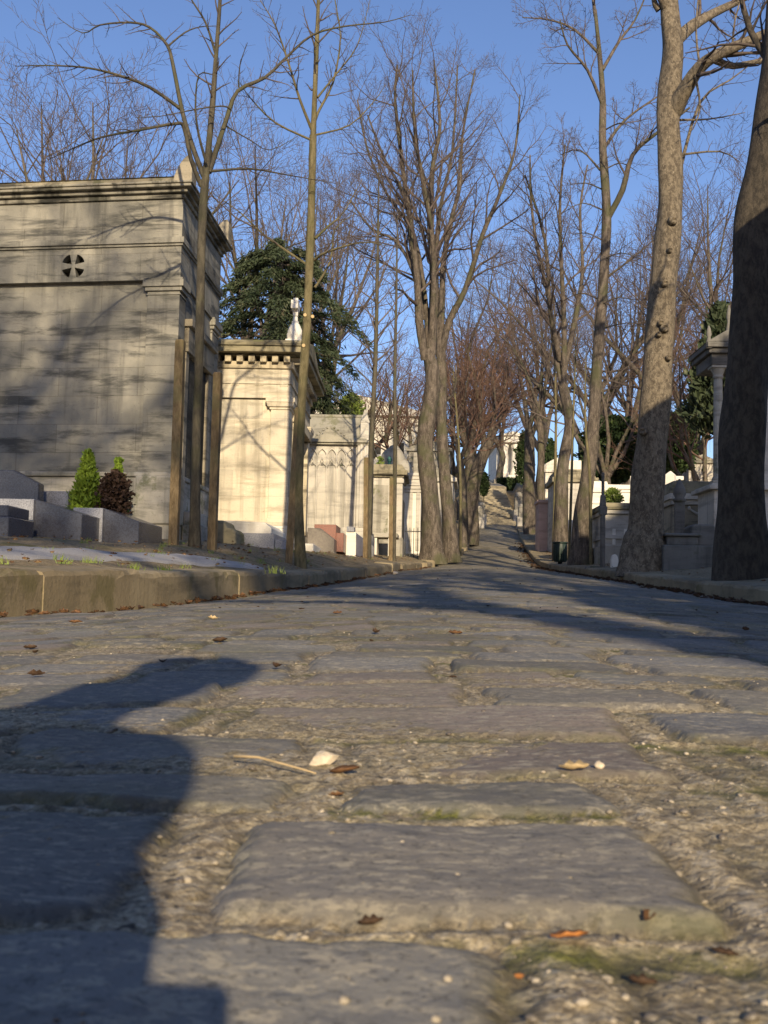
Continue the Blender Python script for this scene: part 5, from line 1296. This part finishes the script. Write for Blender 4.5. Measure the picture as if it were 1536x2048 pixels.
LV = [  # u, v, length px, mat, rot deg, curl, label
    (690, 1552, 75, 'leaf', 15, .5, 'brown crumpled leaf beside the pale stone chip'),
    (1148, 1552, 75, 'leaf_pale', -20, .7, 'curled pale brown leaf casting a shadow behind the small flat cobble'),
    (742, 1866, 62, 'leaf_dark', 10, .8, 'dark shiny leaf in the sand below the biggest cobble'),
    (1140, 1884, 100, 'leaf_orange', 15, .4, 'long orange leaf scrap in the sand at lower right'),
    (1295, 1868, 55, 'leaf', 60, .9, 'upright brown leaf fold beside the orange scrap'),
    (1285, 1975, 70, 'leaf_dark', -15, .7, 'dark curled leaf in the lower right sand'),
    (1040, 1960, 34, 'leaf_orange', -10, .4, 'tiny orange leaf bit right of the lowest cobble'),
    (1450, 1922, 65, 'leaf_dark', -12, .5, 'thin dark leaf sliver near the lower right edge'),
    (425, 1240, 42, 'leaf_pale', 5, .8, 'tan curled leaf on the cobbles below the left kerb'),
    (440, 1288, 62, 'leaf_dark', 15, .8, 'ragged dark leaf at the tip of the big shadow'),
    (60, 1300, 55, 'leaf_dark', 8, .6, 'dark leaf pair near the left edge of the cobbles'),
    (675, 1229, 40, 'leaf', 3, .5, 'flat brown leaf near the middle of the road'),
    (910, 1271, 60, 'leaf', 5, .6, 'brown leaf on the sunlit centre of the road'),
    (150, 1250, 60, 'leaf', 0, .5, 'brown leaf in the left gutter under the kerb joint'),
    (672, 1596, 40, 'leaf', -10, .6, 'small brown leaf left of the small flat cobble'),
]
for i, (u, v, px, mat, rot, curl, lab) in enumerate(LV):
    p = road_px(u, v); L = px*p.y/FPX*(.48 if v < 1320 else .8)
    V, F = leaf_mesh(i, L, L*.26, curl); o = link('fallen_leaf', np_mesh('fallen_leaf', V, F, M[mat])); o.location = p+Vector((0, 0, L*.05))
    o.rotation_euler = (R_(random.uniform(-15, 25)), R_(random.uniform(-8, 8)), R_(rot))
    md = o.modifiers.new('thick', 'SOLIDIFY'); md.thickness = L*.012
    tag(o, lab, 'leaf', 'fallen leaves on the cobbles')
p = road_px(645, 1528)
m = MB(); rg_ = random.Random(3)
for q in range(30):
    v_ = Vector((rg_.gauss(0, 1), rg_.gauss(0, 1), rg_.gauss(0, 1))).normalized()*rg_.uniform(.7, 1.1)
    m.bm.verts.new((v_.x*.0125, v_.y*.008, .0035+v_.z*.0065+v_.x*.002))
bmesh.ops.convex_hull(m.bm, input=list(m.bm.verts)); bmesh.ops.delete(m.bm, geom=[v for v in m.bm.verts if not v.link_faces], context='VERTS')
o = m.build('stone_chip', 'chip', None, .0006); o.location = p; tag(o, 'pale cream stone chip lying in the joint beside the crumpled leaf', 'stone')
p = road_px(870, 1542)
p = road_px(1198, 1541); m = MB(); m.blob((0, 0, .002), (.0042, .0036, .003), 2, .2, 7); o = m.build('pebble', 'chip', None, 0); o.location = p; tag(o, 'round pale pebble right of the curled pale leaf', 'pebble')
pa, pb = road_px(468, 1530), road_px(632, 1560); pm = (pa+pb)/2+Vector((0, 0, .006))
m = MB(); m.tube([tuple(pa-pm+Vector((0, 0, .006))), tuple((pa-pm)*.4+Vector((.0, .004, .004))), tuple((pb-pm)*.5+Vector((0, -.002, .003))), tuple(pb-pm+Vector((0, 0, .004)))], [.0013, .0010, .0008, .0005], 6); o = m.build('twig', 'leaf_pale', None, 0); o.location = pm
tag(o, 'thin dry straw coloured twig lying across the joint left of the chip', 'twig')
p = road_px(791, 1149); m = MB(); m.blob((0, 0, .02), (.045, .04, .03), 2, .2, 9); o = m.build('paper_scrap', 'chip', None, 0); o.location = p; tag(o, 'small white scrap lying by the left gutter in the distance', 'litter')

def scatter(name, n, mat, fn, size, kind):
    rg = random.Random(9); VV = []; FF = []; off = 0
    for i in range(n):
        x, d, z = fn(rg); s = size*(.35+1.4*rg.random()**3 if kind != 'leaf' else rg.uniform(.4, 1.3))
        if kind == 'leaf':
            V, F = leaf_mesh(rg.randint(0, 999), s, s*.28, rg.uniform(.3, 1.0)); V = np.array(V)
        else:
            k = 6; V = []
            for q, (rr, zz) in enumerate(((0.01, -.5), (.8, -.25), (1, .1), (.6, .5), (.01, .62))):
                for j in range(k): a = j*6.283/k; w = rg.uniform(.75, 1.1); V.append((math.cos(a)*rr*w, math.sin(a)*rr*w*.8, zz*.8))
            V = np.array(V)*s*.5; F = [(a*k+j, a*k+(j+1) % k, (a+1)*k+(j+1) % k, (a+1)*k+j) for a in range(4) for j in range(k)]
        a = rg.uniform(0, 6.28); ca, sa = math.cos(a), math.sin(a); tx = rg.uniform(-.4, .4)
        V = np.stack([V[:, 0]*ca-V[:, 1]*sa, V[:, 0]*sa+V[:, 1]*ca, V[:, 2]+V[:, 1]*tx], 1)+np.array([x, d, z+s*.12])
        VV.append(V); FF.append(np.array(F)+off); off += len(V)
    o = link(name, np_mesh(name, np.concatenate(VV), np.concatenate(FF), M[mat], kind != 'leaf')); o['kind'] = 'stuff'; return o
def on_stone(x, d):
    i = int(np.clip(np.searchsorted(ROADROWS, d), 1, len(ROADROWS)-1)); L = LK(d)-.06; Rr = RK(d)+.06
    return ROADMK[i, int(np.clip(np.searchsorted(ROADTX, (x-L)/(Rr-L)), 0, len(ROADTX)-1))] > .3
def near_pebbles(rg):
    for _ in range(30):
        d = .3+rg.random()**2*5; x = rg.uniform(-.45, .45)*max(d, .5)+.02
        if rg.random() < .06 or not on_stone(x, d): break
    return x, d, RZ(x, d)-.0006
def gutter_l(rg):
    d = rg.uniform(3.5, 24); x = float(LK(d))+.015+abs(rg.gauss(0, .07)); return x, d, RZ(x, d)
def gutter_r(rg):
    d = rg.uniform(5, 45); x = float(RK(d))-.015-abs(rg.gauss(0, .16)); return x, d, RZ(x, d)
def bank(rg):
    d = rg.uniform(4, 24); x = float(LK(d))-.3-rg.random()*2.4; return x, d, G(x, d)+.01
def bank_r(rg):
    d = rg.uniform(9, 40); x = float(RK(d))+.3+rg.random()*2; return x, d, G(x, d)+.01
def road_any(rg):
    d = 1.5+rg.random()**1.5*20; x = rg.uniform(float(LK(d)), float(RK(d))); return x, d, RZ(x, d)
scatter('gravel', 3600, 'pebble', near_pebbles, .0036, 'peb')
scatter('gravel', 700, 'granite_brown', near_pebbles, .0045, 'peb')
scatter('gravel', 60, 'chip', near_pebbles, .0028, 'peb')
scatter('leaf_litter', 330, 'leaf', gutter_l, .055, 'leaf')
scatter('leaf_litter', 260, 'leaf_dark', gutter_l, .06, 'leaf')
scatter('leaf_litter', 900, 'leaf_dark', gutter_r, .075, 'leaf')
scatter('leaf_litter', 420, 'leaf_pale', bank, .032, 'leaf')
scatter('leaf_litter', 700, 'leaf', bank, .04, 'leaf')
scatter('leaf_litter', 380, 'leaf', bank_r, .06, 'leaf')
scatter('leaf_litter', 120, 'leaf_dark', road_any, .022, 'leaf')

# little grass tufts at the pavement edge
def tufts():
    V = []; F = []; rg = random.Random(4)
    spots = [(128, 1126), (268, 1133), (330, 1132), (545, 1118), (180, 1110)]
    for k in range(60):
        if k < 5: u, v = spots[k]; d = 6.2+.35*(k % 3); x = P(u, v, d).x
        else: d = rg.uniform(5, 20); x = float(LK(d))-.32-rg.random()*1.6
        z = G(x, d)
        for i in range(26 if k < 5 else 12):
            a = rg.uniform(0, 6.28); l = rg.uniform(.02, .05); w = .0025; ox, oy = rg.gauss(0, .025), rg.gauss(0, .02); q = len(V)
            V += [(x+ox-w, d+oy, z), (x+ox+w, d+oy, z), (x+ox+math.cos(a)*l*.5, d+oy+math.sin(a)*l*.5, z+l), (x+ox+math.cos(a)*l*.5-w*.2, d+oy+math.sin(a)*l*.5, z+l)]
            F.append((q, q+1, q+2, q+3))
    o = link('grass', np_mesh('grass', V, F, M['greenbush'], False)); o['kind'] = 'stuff'
tufts()

# ------------------------------------------------------------------ behind and beside the camera: what throws the shadows
def plain_mausoleum(x0, x1, d0, d1, zt, label, cross=None, ex=0):
    b = Vector(((x0+x1)/2, d0, min(G(x0, d0), G(x1, d1))-.1)); t = thing('mausoleum', label, 'mausoleum', b)
    w = (x1-x0)/2; D = d1-d0; zr = zt-b.z; z = zr-ex
    m = MB(); m.box(-w+.1, w-.1, .1, D-.1, -.4, z-.75); m.build('wall', 'lime_grey', t, .01)
    m = MB(); m.box(-w, w, 0, D, -.5, .6); m.build('plinth', 'lime_plinth', t, .015)
    m = MB(); m.box(-w, w, 0, D, z-.75, z-.6); m.box(-w-.12, w+.12, -.12, D+.12, z-.6, z-.45); m.build('cornice', 'lime_trim', t, .012)
    m = MB(); m.prism([(-w, z-.45), (w, z-.45), (0, zr)], 'b', 0, D); m.build('roof', 'lime_black', t, .012)
    m = MB(); m.box(-w+.02, -w+.11, D*.3, D*.7, .6, z-1.4); m.build('door', 'door_dark', t, .006)
    if cross is not None:
        m = MB(); m.box(cross-.07, cross+.07, D/2-.07, D/2+.07, zr-.5, zr+1.1); m.box(cross-.3, cross+.3, D/2-.06, D/2+.06, zr+.55, zr+.72); m.build('roof_cross', 'lime_trim', t, .01)
    return t
plain_mausoleum(3.75, 7.6, 4.6, 8.0, 6.5, 'tall grey mausoleum with a roof cross right of the nearest dark trunk', 0, .9)
plain_mausoleum(3.0, 5.6, -2.4, 1.2, 4.3, 'grey mausoleum on the right pavement level with the viewer', 0)
plain_mausoleum(2.5, 5.4, -9.5, -5.6, 4.9, 'largest grey mausoleum behind the viewer on the right', 0)
PB = [proto(300, 14, 7.0, .26, 8, 52, .018, (11, 9, 7, 4)), proto(301, 13.5, 7.4, .24, 9, 58, .018, (11, 9, 7, 4))]
PBM = [(tubes('trunk', g.T, 'bark_mid'), tubes('crown', g.C, 'twig')) for g in PB]
for (k, x, dd, s, rz, lab) in ((0, -3.9, -7.5, 1.0, .4, 'broad bare tree behind the viewer on the left pavement'), (1, -5.2, -15, 1.12, 2.0, 'second bare tree behind the viewer on the left'),
                               (1, -4.2, -19, 1.05, 4.0, 'bare tree behind the viewer beyond the bend'),
                               (0, 2.5, -4.0, .66, 2.2, 'bare tree behind the viewer on the right pavement'), (1, 2.35, -11.5, .9, .6, 'second bare tree behind the viewer on the right pavement'),
                               (1, -3.0, -11, .95, 1.1, 'third bare tree behind the viewer on the left pavement'), (0, -6.4, -5.0, .9, 3.0, 'bare tree behind the left tombs, out of view')):
    t = thing('bare_tree', lab, 'tree', (x, dd, G(x, dd)-.1), rz, 'bare trees behind the viewer'); t.scale = (s, s, s)
    link('trunk', PBM[k][0], t); link('crown', PBM[k][1], t)

def photographer():
    """someone crouching behind the viewpoint, arm stretched down to the road"""
    z0 = RZ(-.2, -.8); o0 = Vector((-.22, -.93, z0))
    J = {'pelvis': (0, 0, .30), 'spine': (0, .05, .50), 'chest': (0, .14, .70), 'neck': (0, .20, .84), 'head0': (0, .24, .93), 'head': (.0, .26, 1.03),
         'kl': (-.17, .26, .56), 'kr': (.175, .15, .51), 'al': (-.16, .02, .08), 'ar': (.14, -.02, .08), 'tl': (-.17, .19, .04), 'tr': (.15, .15, .04),
         'hl': (-.09, .0, .28), 'hr': (.09, 0, .28), 'sl': (-.19, .15, .74), 'sr': (.19, .15, .74), 'el': (-.25, .36, .54), 'er': (.16, .44, .49),
         'wl': (-.12, .42, .50), 'wr': (.175, .70, .32), 'pl': (-.08, .43, .50), 'pr': (.17, .80, .215)}
    J = {k: (a[0]+(max(0, a[2]-.66)*.62 if k in ('neck', 'head0', 'head', 'chest', 'sl', 'sr') else 0), a[1], a[2]*.86) for k, a in J.items()}
    E = [('pelvis', 'spine'), ('spine', 'chest'), ('chest', 'neck'), ('neck', 'head0'), ('head0', 'head'), ('pelvis', 'hl'), ('hl', 'kl'), ('kl', 'al'), ('al', 'tl'), ('pelvis', 'hr'), ('hr', 'kr'), ('kr', 'ar'), ('ar', 'tr'),
         ('chest', 'sl'), ('sl', 'el'), ('el', 'wl'), ('wl', 'pl'), ('chest', 'sr'), ('sr', 'er'), ('er', 'wr'), ('wr', 'pr')]
    RD = {'pelvis': .15, 'spine': .145, 'chest': .15, 'neck': .055, 'head0': .085, 'head': .09, 'kl': .07, 'kr': .085, 'al': .045, 'ar': .045, 'tl': .04, 'tr': .04, 'hl': .09, 'hr': .09,
          'sl': .07, 'sr': .07, 'el': .05, 'er': .07, 'wl': .035, 'wr': .05, 'pl': .035, 'pr': .035}
    # hand: five fingers round the little camera
    for i, (dx, dz, l) in enumerate(((-.03, .03, .05), (-.01, .035, .06), (.01, .03, .06), (.03, .02, .045))):
        a = J['pr']; J['f%d' % i] = (a[0]+dx, a[1]+.035, a[2]+dz); J['g%d' % i] = (a[0]+dx-.01, a[1]+.03+l*.6, a[2]+dz-.02); RD['f%d' % i] = .011; RD['g%d' % i] = .008; E += [('pr', 'f%d' % i), ('f%d' % i, 'g%d' % i)]
    a = J['pr']; J['th'] = (a[0]-.045, a[1]+.02, a[2]-.01); RD['th'] = .011; E.append(('pr', 'th'))
    names = list(J); me = bpy.data.meshes.new('person'); me.from_pydata([J[k] for k in names], [(names.index(a), names.index(b)) for a, b in E], [])
    me.materials.append(M['cloth']); o = link('person', me); o.location = o0
    tag(o, 'crouching person in dark jacket reaching down behind the viewpoint', 'person')
    md = o.modifiers.new('skin', 'SKIN')
    for i, k in enumerate(names):
        me.skin_vertices[0].data[i].radius = (RD[k], RD[k])
        me.skin_vertices[0].data[i].use_root = (k == 'pelvis')
    o.modifiers.new('sub', 'SUBSURF').levels = 2; o.modifiers['sub'].render_levels = 2
    m = MB(); h = J['head']; m.blob((h[0], h[1]-.02, h[2]+.03), (.10, .115, .10), 3, .04, 3); m.build('hair', 'hair', o, 0)
    c = thing('pocket_camera', 'small black pocket camera held by the crouching person', 'camera', o0+Vector((.18, .87, .17)))
    m = MB(); m.box(-.045, .045, -.012, .01, -.03, .03); m.build('body', 'black_plastic', c, .004)
photographer()
